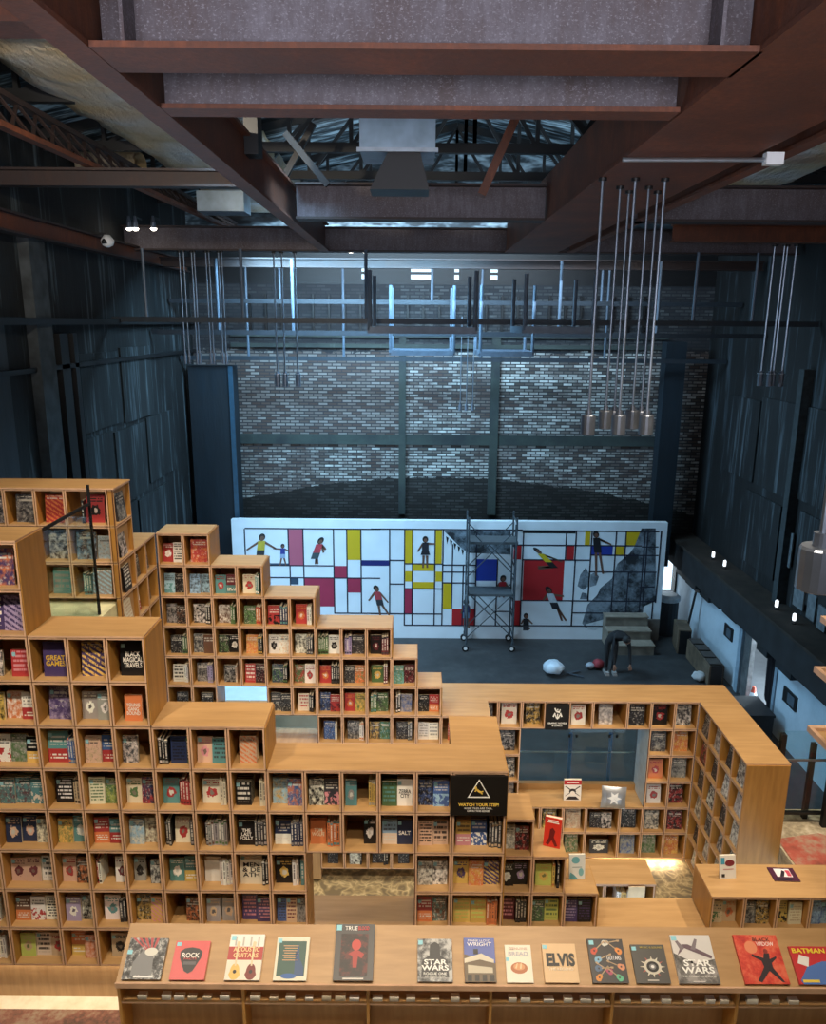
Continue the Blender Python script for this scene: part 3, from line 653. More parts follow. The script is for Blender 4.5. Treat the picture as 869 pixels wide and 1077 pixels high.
# platform behind the opening
tag(MB().box(col(6), 2.512, YF+D+.002, 5.96, L(8)-.12, L(8)-.004).build('bench_platform', M['wood_top']), 'low plywood bench top behind the opening and beside the right counter', 'bench')
RF = {
'X': {5: 'Ffm3 Ffm3', 6: 'Sww3 Fcr3 Swr2', 7: 'Fle3 Sww4'},
'W': {-2: '= Gpo4', -1: 'Gpw1 Gvp5', 0: 'Fkw4 = Fri1', 1: 'Fyk4 Fow4 Fwr2', 2: 'Fwr0 Fga4 Fky2', 3: 'Ftm43 Ftm43 Ftc03', 4: 'Fnf3 Fnf3 Fck41', 5: 'Ffm31 Ffm31 Fwk1', 6: 'Fho2 Fwr01 Fwk1', 7: 'Fle33 Fck13 Fer31'},
0: {0: '- Gpo1', 1: '- Gpv4', 2: 'Gtr2 Sbo1 Sba3', 3: 'Fkw14 - Sek2', 4: 'Fyg41 Ftw3', 5: 'Ffr32 Fko4', 6: 'Fvw33 Fkw4', 7: 'Foy23 Fof41'},
1: {0: 'Gpy5', 1: 'Faw32 Faw32', 2: 'Ffe41 Fbr22', 3: 'Fcg1 Fgl4', 4: 'Fro2 Ftr2', 5: 'Srk1 Swk1 == Fwm3', 6: 'Fwt3 Sdk2', 7: 'Fek33'},
2: {0: '- Gkw1', 1: 'Fok1', 2: 'Fdw4 ==', 3: 'Fcg32 Fnr42', 4: 'Fsc42 Fch42', 5: 'Fak3 = Fdw4', 6: 'Fky4 Fyi5'},
3: {2: 'Skw1 Ska2 - Fnk1 Sdg1', 3: 'Ftr3 - Srm4', 4: 'Ska2 - Fcr3 Sda1', 5: 'Ftw3 Fty2', 6: '== Fko4'},
4: {2: 'Ffi3 Ftd1', 3: 'Fcr33 Scc2', 4: 'Sda1 Sah2 Sag4', 5: 'Fwk23 Sww4', 6: 'Fae33 - Fae33'},
5: {2: 'Feo53', 3: 'Fkw14 = Scc2', 4: 'Fkw13 Sda4', 5: 'Gce1 Skw2', 6: 'Fpi13 Fpi13'},
6: {3: 'Fsy43 Fbo41', 4: 'Fnw23 Sna4', 5: 'Fky33 Sww2 - Stt1', 6: 'Fbd1 Fem1 Fak4'},
7: {3: 'Fkw42 Fdi01', 4: 'Fot23 - Sot4'}, 8: {3: 'Fta3 == Sya3', 4: '=== Fkw3'}, 9: {3: 'Fgt11 Fwr23', 4: 'Fsc22 Fnc12'},
10: {3: 'Fkb41 Fbs01', 4: 'Ffk11 Ffk11', 5: 'Fwk44 Fwk44', 6: 'Fro22 Fht4'},
11: {4: '- Fyi22 Fbw01 - Sde4', 5: 'Fyp32 Foy43 Fpy54', 6: 'Fyl13 Fyl13 Soo4'}}
for ci, k in enumerate(order):
    for j, tk in RF[k].items():
        x0, x1 = cols[k]; fill(TF, x0, x1, L(j+1), tk, (ORD[ci-1] if ci else 'cut-off leftmost', ORD[j+2], 'front stepped bookcase'))

# ---- small stepped bookcase right of it
YC = 5.57
CS = thing('stepped_bookcase', 'small three-step plywood bookcase right of the warning sign', 'bookcase')
TC = frm(0, YC, 0, 0); cx = [.734, 1.010, 1.288, 1.567]
CSB = {0: {5: 'Faw42 Fkr4', 6: 'Fkw32 Fkv33', 7: 'Fmi11 Skd4'}, 1: {6: 'Fly32 Syo1 - Skd1', 7: 'Fgd41 Flg1'}, 2: {7: 'Fpv1 Fkp11'}}
for k in range(3):
    for j in range(5+k, 8):
        cubby(CS, TC, cx[k], cx[k+1], L(j+1), L(j), .36)
        fill(TC, cx[k], cx[k+1], L(j+1), CSB[k][j], (ORD[k], ORD[j-5], 'small three-step bookcase'))
    topboard(CS, cx[k]+(.006 if k else 0), cx[k+1], YC, YC+.36, L(5+k))
wood_box(CS, 'side_panel', cx[3]+.0005, cx[3]+.009, YC, YC+.36, L(8), L(7), 'wood_side')

# ---- counter at right
RC = thing('counter_shelf', 'low plywood counter with one row of cubbies at the right edge', 'counter')
x = 2.525
for k, tk in enumerate(('Feg0 Feo3', 'Fda4 Fky4', 'Fyk0 Fce1', 'Fsb4 Fsb4', 'Fck1')):
    cubby(RC, frm(0, YC, 0, 0), x, x+PX, L(8), L(7)-.025, .37); fill(frm(0, YC, 0, 0), x, x+PX, L(8), tk, ('%s' % ORD[k], 'only', 'right-hand counter')); x += PX
topboard(RC, 2.517, x+.3, YC, YC+.40, L(7)-.024)
wood_box(RC, 'side_panel', 2.515, 2.5235, YC, YC+.40, L(8), L(7)-.025, 'wood_side'); wood_box(RC, 'plinth', 2.525, x, YC+.08, YC+.37, -5.38, L(8)-.003, 'wood')

# ---- low table in the middle
T2 = thing('low_shelf_unit', 'low plywood shelf unit between the small steps and the pale stone floor', 'shelf unit')
yt = 6.54
for k, (a, b, tk) in enumerate(((1.55, 1.90, 'Fkw1'), (1.90, 2.395, 'Sww2 Syy2 - Fcc1'))):
    cubby(T2, frm(0, yt, 0, 0), a, b, L(10), L(9), .36); fill(frm(0, yt, 0, 0), a, b, L(10), tk, (ORD[k], 'only', 'low shelf unit'))
topboard(T2, 1.55, 2.40, yt, yt+.37, L(9)); wood_box(T2, 'side_panel', 2.396, 2.404, yt, yt+.36, L(10), L(9), 'wood_side'); wood_box(T2, 'plinth', 1.55, 2.395, yt+.05, yt+.36, -6.45, L(10)-.003, 'wood')

# ---- back left stepped bookcase
YBk = 7.93
BL = thing('stepped_bookcase', 'descending stepped bookcase in front of the mural, back left', 'bookcase')
TB = frm(0, YBk, 0, 0)
bx = [-2.71+PX*k for k in range(14)]
btop = [0, 0, 1, 1, 2, 2, 3, 3, 3, 4, 5, 6, 6]
BLB = {0: ('Frw3 Fwk1', 'Gro4'), 1: ('Fst0 Fkd4', 'Fsd4 Fsd4', 'Ftr3 Fmt2', 'Fcr3 Stw2'), 2: ('Fda4 Fkh4', 'Fkw4 Skw2', 'Fhw4 Sgg2', 'Fgk4 Sor2', 'Frk0 Snt3', 'Fro3 Sww2'),
 3: ('Fkd4 Sgd2', 'Fda4 Fhh0', 'Fkg4 Fkw3', 'Foy4 Sky2', 'Fwk3 Fwf4', 'Fwk4 Sda3', 'Sgk5 Fwk3', 'Svn3 Fdk4', 'Fkm3 Smd3'),
 4: ('Fwk1 Sww2', 'Fda4 Sva2', 'Fka4 Sfw1', 'Frw1 Fkm4', 'Fng4 Skg2', 'Fgr4 Fwr3', 'Fro3 Skd4', 'Fdk4 Fog4', 'Fgy3 Smw2', 'Ftg4 Fmk4'),
 5: ('Fdk4', 'Fkd4', None, None, 'Fda0 Fdk4', 'Fcr1 Skd2', 'Fnb4 Frm0', 'Fro3 Fyg4', 'Sgt3 Fgd4', 'Skw2 Fab4', 'Fkd4 Fro2'),
 6: (0, 0, 0, 0, None, None, 'Fbn4 Scw1', 'Fda4 Swo2', 'Fdy4 Fgt4', 'Fdk4 Sda2', 'Fwa1 Fwa1', 'Fro4', 0)}
for k in range(13):
    for j in range(btop[k], 7):
        tk = BLB[j][k] if k < len(BLB[j]) else 0
        if tk is None: continue
        cubby(BL, TB, bx[k], bx[k+1], L(j+1), L(j), .36)
        if tk: fill(TB, bx[k], bx[k+1], L(j+1), tk, (ORD[k], ORD[j], 'back left stepped bookcase'))
for a, b, j in ((0, 2, 0), (2, 4, 1), (4, 6, 2), (6, 9, 3), (9, 10, 4), (10, 11, 5)):
    topboard(BL, bx[a]+(.009 if a else 0), bx[b], YBk, YBk+.365, L(j)); wood_box(BL, 'side_panel', bx[b]+.0005, bx[b]+.0085, YBk, YBk+.4, L(j+1)+.015, L(j), 'wood_side')
topboard(BL, bx[11]+.009, bx[13], YBk, YBk+.365, L(6))
for k in range(6, 11):      # lowest rows seen through the opening of the front bookcase
    for j in range(10, 11): cubby(BL, TB, bx[k], bx[k+1], L(j+1)-.24, L(j)-.24, .36)
for k, tk in zip(range(6, 11), ('Fkd4', 'Fwk4 Skd1', 'Fkd4 Skd2', 'Fdk4', 'Fkt4 Skd2')): fill(TB, bx[k], bx[k+1], L(11)-.24, tk, (ORD[k], 'lowest', 'back left stepped bookcase'))
wood_box(BL, 'lower_panel', bx[0], bx[6], YBk+.01, YBk+.36, -6.4, L(7)-.003, 'wood'); wood_box(BL, 'lower_panel', bx[6], bx[13], YBk+.02, YBk+.36, L(10)-.238, L(7)-.003, 'wood'); wood_box(BL, 'plinth', bx[6], bx[13], YBk+.27, YBk+.36, -6.45, L(11)-.243, 'wood')
tag(MB().box(-3.1, -.8, 9.5, 11.7, ZS, -5.08).build('white_platform', flat('pale_blue_board', '#cfe0ec', .4, 0, .05)), 'pale blue platform seen through the openings of the back left bookcase', 'platform')

# ---- back left corner: upright block facing forward, its end and the side shelf
BB = thing('corner_bookcase', 'plywood corner bookcase on the left landing behind the glass panel', 'bookcase')
YBB = 6.90; TBB = frm(0, YBB, 0, 0); xs = [-2.775-.39-.277*i for i in range(5)][::-1]+[-2.775]
BBB = {-2: ('Gda4', 'Gda4', 'Gda4', 'Gro5', '= Skd1 Grk3'), -1: ('Fkd4', 'Fkd4', 'Gda4', 'Gdw4', 'Gds4 Fas4'), 0: ('Fkd4', 'Fkd4', 'Gta0', 'Gta1', 'Stk3 Gas5')}
for j in (-2, -1, 0):
    for k in range(5):
        cubby(BB, TBB, xs[k], xs[k+1], L(j+1), L(j), .30); fill(TBB, xs[k], xs[k+1], L(j+1), BBB[j][k], (ORD[k], ORD[j+2], 'corner bookcase'))
topboard(BB, xs[0], -2.712, YBB, YBB+.42, L(-2))
# faces +x; local x = world y, into the shelf = -x
TSS = frm(-2.72, 0, 0, math.pi/2)
for (y0, y1, j0, tks) in ((YBB+.005, YBB+.42, -2, ('Gda4', 'Gkw4', 'Gkw1', 'Gce1', 'Fkd4')), (YBB+.42, YBB+.72, 0, ('Fry4 Fka4', 'Fwr2', 'Fka4')), (YBB+.72, YBk-.003, 0, ('Fda4', 'Fhh4', 'Fkd4'))):
    for i, tk in enumerate(tks):
        j = j0+i; cubby(BB, TSS, y0, y1, L(j+1), L(j), .053 if j0 else .38); fill(TSS, y0, y1, L(j+1), tk, ('%s' % ('nearest' if j0 else 'middle' if y1 < 7.7 else 'farthest'), ORD[i], 'side face of corner bookcase'), .37, .012 if j0 else .05)
topboard(BB, -3.12, -2.715, YBB+.42, YBk-.003, L(0), 0)
# ---- glass panel with handrail on the landing
t = thing('glass_railing', 'glass railing panel with a slim handrail on the left landing', 'railing', None, (-2.82, 0, 0))
MB().box(-.006, .006, 5.56, 6.60, -2.57, -1.56).build('glass_pane', M['glass'], t); MB().box(-.008, .008, 5.56, 6.60, -1.56, -1.535).build('handrail', M['black'], t); MB().box(-.010, .010, 6.60, 6.62, -2.57, -1.38).build('post', M['black'], t)

# ---- back right bookcase with window and arm
YR = 8.30
RB = thing('wall_bookcase', 'L-shaped plywood bookcase with a glazed window at back right', 'bookcase')
TR = frm(0, YR, 0, 0)
rx = [.46, .737, 1.014, 1.29, 1.567, 1.843, 2.12, 2.527, 2.804, 3.08, 3.357]
RBB = {6: ('', 'Fda4', 'Fwr3', 'Fky4', '', 'Fwr3', 'Faw4', 'Fkd4', 'Fkr3', 'Fdw4'), 7: ('', '', 'Fka4', 0, 0, 0, 0, 0, 'Fda4', 'Foy4'), 8: ('', '', 'Fkc4', 0, 0, 0, 0, 0, 'For3', 'Fad4'), 9: ('', '', 'Fek4', 0, 0, 0, 0, 0, 'Fwr3', 'Fkr4'),
 10: ('', '', '', 'Fyo4', 'Fky4', 'Fec4', 'Fkd4 Fkw4', 'Fkd4', 'Fdc4', 'Fkr4'), 11: ('', '', '', '', '', 'Fge4', 'Hdw3', 'Fab4', 'Fga4', 'Foy4')}
for j in range(6, 12):
    for k in range(10):
        tk = RBB[j][k]
        if tk == 0: continue
        cubby(RB, TR, rx[k], rx[k+1], L(j+1), L(j), .42)
        if tk: fill(TR, rx[k], rx[k+1], L(j+1), large(tk), (ORD[k], ORD[j-6], 'back right bookcase'))
topboard(RB, .34, 3.80, YR, 8.74, L(6)); topboard(RB, 3.352, 3.80, 6.985, YR, L(6), 0)
wood_box(RB, 'window_sill', 1.292, 2.802, YR+.36, YR+.43, L(10)+.002, L(10)+.09, 'wood_top'); wood_box(RB, 'window_bench', 1.292, 2.802, YR-.002, YR+.37, L(10)+.0005, L(10)+.012, 'wood_top')
MB().box(2.797, 2.803, YR+.02, YR+.42, L(10)+.02, L(7)).build('window_jamb', flat('daylight_blue_jamb', '#b5c3cb', .5), RB)  # blue daylight on the plywood side panel, put into the colour
TA = frm(3.357, 0, 0, -math.pi/2)     # faces -x; local x = -world y
ay = [-(YR-.004)+(.327)*i for i in range(5)]
ABK = {6: ('Fka4', 'Fwd4', 'Fkd4', 'Fdw4'), 7: ('Fkr4', 'Fkd4', 'Fwk4', 'Faw4'), 8: ('Fdk4', 'Fkw4', 'Fkd4', 'Fwk4'), 9: ('Fwk4', 'Fka4', 'Fdw4', 'Fka4'), 10: ('Fkd4', 'Fwd4', 'Fac4', 'Fwk4'), 11: ('Fwt4', 'Fkd4', 'Fwk4', 'Fak4')}
for j in range(6, 12):
    for k in range(4):
        z1 = L(j); z0 = L(j+1)
        if z0 < -6.45: continue
        cubby(RB, TA, ay[k], ay[k+1], z0, z1, .42)
        if ABK[j][k]: fill(TA, ay[k], ay[k+1], z0, large(ABK[j][k]), ('%s' % ['farthest', 'second-farthest', 'second-nearest', 'nearest'][k], ORD[j-6], 'right arm of back bookcase'), .37, .03)
MB().box(3.357, 3.792, 6.975, 6.988, -6.36, L(6)).build('end_panel', M['wood_side'], RB); MB().box(3.779, 3.792, 6.989, 8.72, -5.2, L(6)).build('outer_panel', M['wood_side'], RB)
wood_box(RB, 'plinth', .46, 3.7, YR+.1, YR+.42, -6.45, L(12)-.003, 'wood')
# window glazing behind the bench
t = thing('glass_partition', 'glass partition with small clips filling the window of the back right bookcase', 'glass', None, (0, YR+.47, 0))
gx = [1.27, 2.0, 2.03, 2.5, 2.53, 2.80]
for a, b in ((1.27, 2.0), (2.02, 2.5), (2.52, 2.8)): MB().box(a, b, -.005, .005, L(10), L(6)-.35).build('pane', M['glass'], t)
MB().box(1.27, 2.8, .02, .035, -5.215, -5.2).build('rail', M['chrome'], t)
for x in (2.01, 2.51): MB().box(x-.035, x+.0, .02, .05, L(10), -4.95).build('post', flat('blue_steel', '#3f6a9a', .4, .4), t)
for x in (1.31, 1.965, 2.055, 2.465, 2.555):
    MB().lathe((x, -.01, -4.98), [(.016, 0), (.016, .03)], 10).build('clip', M['black'], t)

# ================================================================== warm light strips under the bookcases (their own lamps)
def strip(x0, x1, y, z, p):
    d = bpy.data.lights.new('under_shelf_strip', 'AREA'); d.shape = 'RECTANGLE'; d.size = x1-x0; d.size_y = .04; d.energy = p; d.color = (1, .82, .58)
    o = bpy.data.objects.new('under_shelf_strip', d); COL.objects.link(o); o.location = ((x0+x1)/2, y, z)
strip(XW3, -1.95, YF+.07, L(8)-.012, 3.2); strip(-1.9, .6, YF+.07, L(8)-.012, 5); strip(2.3, 3.3, YR+.05, L(12)-.012, 5)

# ================================================================== display table with sloped top
YT, ZT, TL = 4.15, -4.125, .355; A30 = math.radians(30)
DT = thing('display_table', 'long plywood display table with a sloped top along the bottom edge', 'table', None, (0, 0, 0))
x0t, x1t = -1.885, 3.4
yk, zk = YT+TL*math.cos(A30), ZT+TL*math.sin(A30)
m = MB(); nx, nz = -math.sin(A30)*.018, math.cos(A30)*.018
m.hexa([(x0t, YT-nx, ZT-nz), (x1t, YT-nx, ZT-nz), (x1t, yk-nx, zk-nz), (x0t, yk-nx, zk-nz), (x0t, YT, ZT), (x1t, YT, ZT), (x1t, yk, zk), (x0t, yk, zk)], 0, {2: 1, 5: 1})
m.build('sloped_top', [M['wood_top'], M['edge']], DT)
MB().box(x0t, x1t, YT-.022, YT-.009, ZT-.025, ZT+.012).build('lip', M['edge'], DT)
divs = [-1.877] + [(u-434.5)/166 for u in (256, 390, 522, 653, 787)] + [2.94]
for x in divs:
    m = MB(); m.prism([(x-.009, YT+.01, -5.38), (x-.009, yk, -5.38), (x-.009, yk, zk-.024), (x-.009, YT+.01, ZT-.022)], (.018, 0, 0)); m.build('divider', M['wood_side'], DT)
MB().box(x0t, x1t, YT+.015, YT+.17, -4.303, -4.290, 0, {2: 1}).build('lower_shelf', [M['wood_top'], M['edge']], DT)
MB().box(x0t, x1t, YT+.17, YT+.182, -4.70, -4.304).build('back_panel', M['wood'], DT)
MB().box(x0t, x1t, YT+.03, yk-.013, -4.72, -4.70).build('lower_shelf', M['wood_side'], DT)
k = 0
for u in (146, 172, 186, 200, 216, 235, 250, 268, 288, 306, 326, 345, 360, 375, 400, 418, 436, 462, 484, 505, 528, 546, 560, 585, 606, 625, 640, 668, 690, 712, 736, 760, 775, 805, 830, 850):
    x = (u-434.5)/166; th = random.uniform(.010, .02); w = random.uniform(.05, .07)
    if any(abs(x-q) < w/2+.012 for q in divs): continue
    th *= 2; c = random.choice(['#f4f1e8', '#efe9dc', '#e8ddc6', '#f6f4ee'])
    o = MB().box(-w/2, w/2, 0, .035, 0, th).build('booklet', flat('booklet_'+c[1:], c, .6)); o.location = (x, YT+.03, -4.2895)
    tag(o, 'pale thin booklet lying flat on the lower shelf of the sloped display table', 'booklet', 'booklets on the display table shelf')
# ================================================================== books: cover materials driven by each book's own two colours
def cover_mat(pat):
    n = NT('printed_cover_'+pat)
    a1 = n.new('ShaderNodeAttribute', attribute_name='c1'); a2 = n.new('ShaderNodeAttribute', attribute_name='c2')
    c1, rnd, c2 = a1.outputs['Color'], a1.outputs['Alpha'], a2.outputs['Color']
    uv = n.new('ShaderNodeUVMap'); sx = n.new('ShaderNodeSeparateXYZ'); n.l.new(uv.outputs[0], sx.inputs[0]); u, v = sx.outputs[0], sx.outputs[1]
    seed = n.math('MULTIPLY', rnd, 97.0)
    def vec(x, y):
        cb = n.new('ShaderNodeCombineXYZ'); n.setin(cb.inputs[0], x); n.setin(cb.inputs[1], y); n.l.new(seed, cb.inputs[2]); return cb.outputs[0]
    def band(x, lo, hi): return n.math('MULTIPLY', n.math('GREATER_THAN', x, lo), n.math('LESS_THAN', x, hi))
    def lines(rows, lo, hi, xs=16, thr=.44, m0=.1, m1=.9):      # rows of broken strokes standing for lines of print
        vr = n.math('MULTIPLY', v, n.math('ADD', n.math('FLOOR', n.math('MULTIPLY', n.math('FRACT', n.math('MULTIPLY', rnd, 7.31)), 5.0)), rows-2.0)); row = n.math('FLOOR', vr); fr = n.math('FRACT', vr)
        nz = n.noise(vec(n.math('MULTIPLY', u, xs), n.math('MULTIPLY', row, 7.3)), 1.0, 1)
        k = n.math('MULTIPLY', n.math('GREATER_THAN', nz, thr), band(fr, .24, .76))
        return n.math('MULTIPLY', n.math('MULTIPLY', k, band(v, lo, hi)), band(u, m0, m1))
    lum = n.new('ShaderNodeRGBToBW'); n.l.new(c1, lum.inputs[0])
    ink = n.mix(.25, n.mix(n.math('GREATER_THAN', lum.outputs[0], .3), (.78, .76, .70), (.03, .03, .04)), c1)
    if pat == 'P': col = c1
    elif pat == '0':
        nz = n.noise(vec(n.math('MULTIPLY', u, 3), n.math('MULTIPLY', v, 4)), 1.4, 3)
        col = n.mix(n.math('MULTIPLY', n.math('GREATER_THAN', nz, .52), n.math('LESS_THAN', v, .5)), c1, c2); col = n.mix(lines(9, .62, .9), col, ink)
    elif pat == '1': col = n.mix(n.math('MULTIPLY', lines(7, .14, .94, 13, .42), .9), c1, c2)
    elif pat == '2':
        col = n.mix(n.math('LESS_THAN', v, .44), c1, c2); col = n.mix(lines(8, .56, .9, 10), col, ink); col = n.mix(lines(10, .12, .32, 10), col, (.8, .78, .72))
    elif pat == '3':
        dx = n.math('MULTIPLY', n.math('SUBTRACT', u, .5), .75); dy = n.math('SUBTRACT', v, .44)
        nz = n.noise(vec(n.math('MULTIPLY', u, 6), n.math('MULTIPLY', v, 7)), 1.0, 3)
        d = n.math('ADD', n.math('POWER', n.math('ADD', n.math('MULTIPLY', dx, dx), n.math('MULTIPLY', dy, dy)), .5), n.math('MULTIPLY', n.math('SUBTRACT', nz, .5), .3))
        col = n.mix(n.math('LESS_THAN', d, .2), c1, c2); col = n.mix(n.math('LESS_THAN', d, .09), col, ink); col = n.mix(lines(10, .74, .94, 10), col, c2)
    elif pat == '4':
        nz = n.noise(vec(n.math('MULTIPLY', u, 4), n.math('MULTIPLY', v, 5)), 1.2, 5); n2 = n.noise(vec(n.math('MULTIPLY', u, 9), n.math('MULTIPLY', v, 11)), 1.0, 3)
        col = n.mix(n.math('SMOOTH_MAX', 0.0, n.math('MULTIPLY', n.math('SUBTRACT', nz, .42), 4.0), .05), c1, c2); col = n.mix(n.math('MULTIPLY', n.math('GREATER_THAN', n2, .60), .5), col, ink)
        col = n.mix(lines(9, .70, .92, 10), col, ink)
    elif pat == '5':
        w = n.math('FRACT', n.math('MULTIPLY', n.math('ADD', v, n.math('MULTIPLY', u, .45)), 6.0)); st = n.math('GREATER_THAN', w, .5)
        nz = n.noise(vec(n.math('MULTIPLY', u, 16), n.math('MULTIPLY', v, 9)), 1.0, 1)
        col = n.mix(n.math('MULTIPLY', st, n.math('GREATER_THAN', nz, .42)), c1, c2); col = n.mix(lines(12, .84, .95), col, ink)
    else:   # spine
        nz = n.noise(vec(n.math('MULTIPLY', v, 16), 0.0), 1.0, 1)
        tx = n.math('MULTIPLY', n.math('MULTIPLY', n.math('GREATER_THAN', nz, .42), band(u, .28, .72)), band(v, .25, .9))
        col = n.mix(tx, c1, ink); col = n.mix(n.math('MULTIPLY', band(v, .06, .16), band(u, .1, .9)), col, c2); col = n.mix(n.math('MULTIPLY', band(v, .93, 1.0), 1.0), col, c2)
    return n.out(col, .38)
CM = {p: cover_mat(p) for p in 'P012345S'}
M['pages'] = flat('paper_pages', '#e3dac2', .8, 0, .06, 60)
M['sticker'] = flat('pale_blue_price_sticker', '#8fc3cf', .6, 0, .05)
def jit(c, a=.12):
    f = 1+random.uniform(-a, a); return tuple(max(0, min(1, x*f*(1+random.uniform(-.06, .06)))) for x in c)
def mute(c):
    g = .3*c[0]+.6*c[1]+.1*c[2]; return tuple((x*.82+g*.18)*1.0 for x in c)
def cover_geo(w, h, t, spine):
    """boards and spine; returns verts, faces, index of the printed face, page box"""
    m = MB(); b = .0018
    if spine:
        m.box(0, w, 0, b, 0, h); m.box(0, b, b, t, 0, h); m.box(w-b, w, b, t, 0, h); return m, 2, (b, w-b, b, t-.003, .002, h-.003)
    m.box(0, w, 0, b, 0, h); m.box(0, w, t-b, t, 0, h); m.box(0, b, b, t-b, 0, h); return m, 2, (b, w-.002, b, t-b, .002, h-.002)
def book_mesh(m, pf, mats, c1, c2, rnd):
    me = bpy.data.meshes.new('book'); me.from_pydata(m.v, [], m.f)
    for q in mats: me.materials.append(q)
    mi = [0]*len(m.f); mi[pf] = 1; me.polygons.foreach_set('material_index', mi)
    uvl = me.uv_layers.new(name='UVMap'); p = me.polygons[pf]
    for li, q in zip(p.loop_indices, ((0, 0), (1, 0), (1, 1), (0, 1))): uvl.data[li].uv = q
    for nm, c, al in (('c1', c1, rnd), ('c2', c2, 1)):
        at = me.color_attributes.new(nm, 'FLOAT_COLOR', 'POINT'); at.data.foreach_set('color', list(c+(al,))*len(m.v))
    return me
pre = []
for b in BOOKS:
    b['M'] = b['T'] @ Matrix.Translation(b['p']) @ Matrix.Translation((b['w']/2, 0, 0)) @ Matrix.Rotation(b.get('yaw', 0), 4, 'Z') @ Matrix.Rotation(-b.get('lean', 0), 4, 'X') @ Matrix.Translation((-b['w']/2, 0, 0))
    ctr = b['M'] @ Vector((b['w']/2, 0, b['h']/2)); u, v, c = proj(*ctr); nrm = (b['M'].to_3x3() @ Vector((0, -1, 0))); vis = max(.12, -nrm.dot(ctr.normalized()))
    b['area'] = b['w']*b['h']*(F/c)**2*vis*(.1 if b['copy'] else 1)
    b['in'] = -14 < u < 880 and v < 1082
    b['k1'] = mute(jit(lin(PAL[b['c1']][1]))); b['k2'] = mute(jit(lin(PAL[b['c2']][1]))); b['rnd'] = random.random()
BOOKS = sorted([b for b in BOOKS if b['in']], key=lambda b: -b['area'])
NIND = 282
TITLES = {('second', 'sixth', 'left'): ("DON'T\nHAVE TO\nLIVE\nLIKE THIS", 'w'), ('seventh', 'sixth', 'left'): ('THIS\nIS\nNOT', 'w'), ('eleventh', 'seventh', 'right'): ('SALT', 'w'), ('eleventh', 'sixth', 'right'): ('ZEBRA\nCITY', 'k'),
 ('fourth', 'fourth', ''): ('YOUNG\nGANG\nBOUND', 'w'), ('fourth', 'third', ''): ('BLACK\nMAGICAL\nTRAVELS', 'w'), ('second', 'third', ''): ('GREAT\nGAMES', 'y'), ('seventh', 'eighth', 'leftmost'): ('MEN\n& DE\nATH', 'k'), ('seventh', 'seventh', 'leftmost'): ('THE\nLAST\nFOLLY', 'w'),
 ('sixth', 'eighth', 'leftmost'): ('THE\nWOLF\nWONDERS', 'w'), ('ninth', 'seventh', 'leftmost'): ('TOM\nWOLFE', 'c'), ('first', 'tenth', 'middle'): ('ON\nLUCK', 'k'), ('thirteenth', 'eighth', 'left'): ('NEVER\nLET GO', 'k')}
for i, b in enumerate(BOOKS[:NIND]):
    key = (b['where'][0], b['where'][1], b['pos']); tit = TITLES.get(key) if b['where'][2].startswith('front') and not b['copy'] and b['pat'] != 'S' else None
    m, pf, pg = cover_geo(b['w'], b['h'], b['t'], b['pat'] == 'S')
    me = book_mesh(m, pf, (CM['P'], CM['P' if tit else b['pat']]), b['k1'], b['k2'], b['rnd'])
    o = bpy.data.objects.new('book', me); COL.objects.link(o); o.matrix_world = b['M']
    MB().box(*pg).build('page_block', M['pages'], o)
    if tit: text('title', tit[0], flat('title_'+tit[1], PAL[tit[1]][1], .5, 0, .02), o, (b['w']/2, -.0012, b['h']*.46), (math.pi/2, 0, 0), b['w']*.8, b['h']*(.16+.15*tit[0].count('\n')), .02)
    case = b['where'][2]
    if b['pat'] != 'S' and not b['copy'] and case.startswith(('front', 'small', 'right-hand')) and random.random() < .7:
        z = b['h']*random.uniform(.74, .82); x = b['w']*.05; MB().box(x, x+.026, -.0008, .0002, z, z+.03).build('price_sticker', M['sticker'], o)
    colr = PAL[b['c1']][0]; cl, rw, cs = b['where']; pos = b['pos']
    rowtxt = '%s cell' % cl if rw == 'only' else '%s cell of %s row' % (cl, rw)
    if b['copy']:
        lab = '%s copy stacked behind front book%s %s, %s' % (colr, ', '+pos+' in' if pos else ' in', rowtxt, cs)
    else: lab = '%s %s book%s %s, %s' % (colr, b['kind'].replace('upright ', ''), ', '+pos+' in' if pos else ' in', rowtxt, cs)
    tag(o, lab, 'book', 'books in the '+cs)
# the remaining small ones as one object
print('BOOKS', len(BOOKS), 'rest', len(BOOKS[NIND:]))
if BOOKS[NIND:]:
    V, FC, MI, C1, C2, UV = [], [], [], [], [], []; slots = [CM[p] for p in 'P012345S']+[M['pages']]; six = {p: i for i, p in enumerate('P012345S')}
    for b in BOOKS[NIND:]:
        m, pf, pg = cover_geo(b['w'], b['h'], b['t'], b['pat'] == 'S'); nf = len(m.f); m.box(*pg); k = len(V)
        V += [tuple(b['M'] @ Vector(p)) for p in m.v]; C1 += list(b['k1']+(b['rnd'],))*len(m.v); C2 += list(b['k2']+(1,))*len(m.v)
        for fi, f in enumerate(m.f):
            FC.append(tuple(k+q for q in f)); MI.append(8 if fi >= nf else six[b['pat']] if fi == pf else 0)
            UV += [0, 0, 1, 0, 1, 1, 0, 1] if fi == pf else [0]*8
    me = bpy.data.meshes.new('shelf_books'); me.from_pydata(V, [], FC)
    for q in slots: me.materials.append(q)
    me.polygons.foreach_set('material_index', MI); uvl = me.uv_layers.new(name='UVMap'); uvl.data.foreach_set('uv', UV)
    for nm, c in (('c1', C1), ('c2', C2)):
        at = me.color_attributes.new(nm, 'FLOAT_COLOR', 'POINT'); at.data.foreach_set('color', c)
    o = bpy.data.objects.new('shelf_books', me); COL.objects.link(o)
    tag(o, 'remaining small books and stacked copies on all the plywood bookcases', 'books', None, 'stuff')

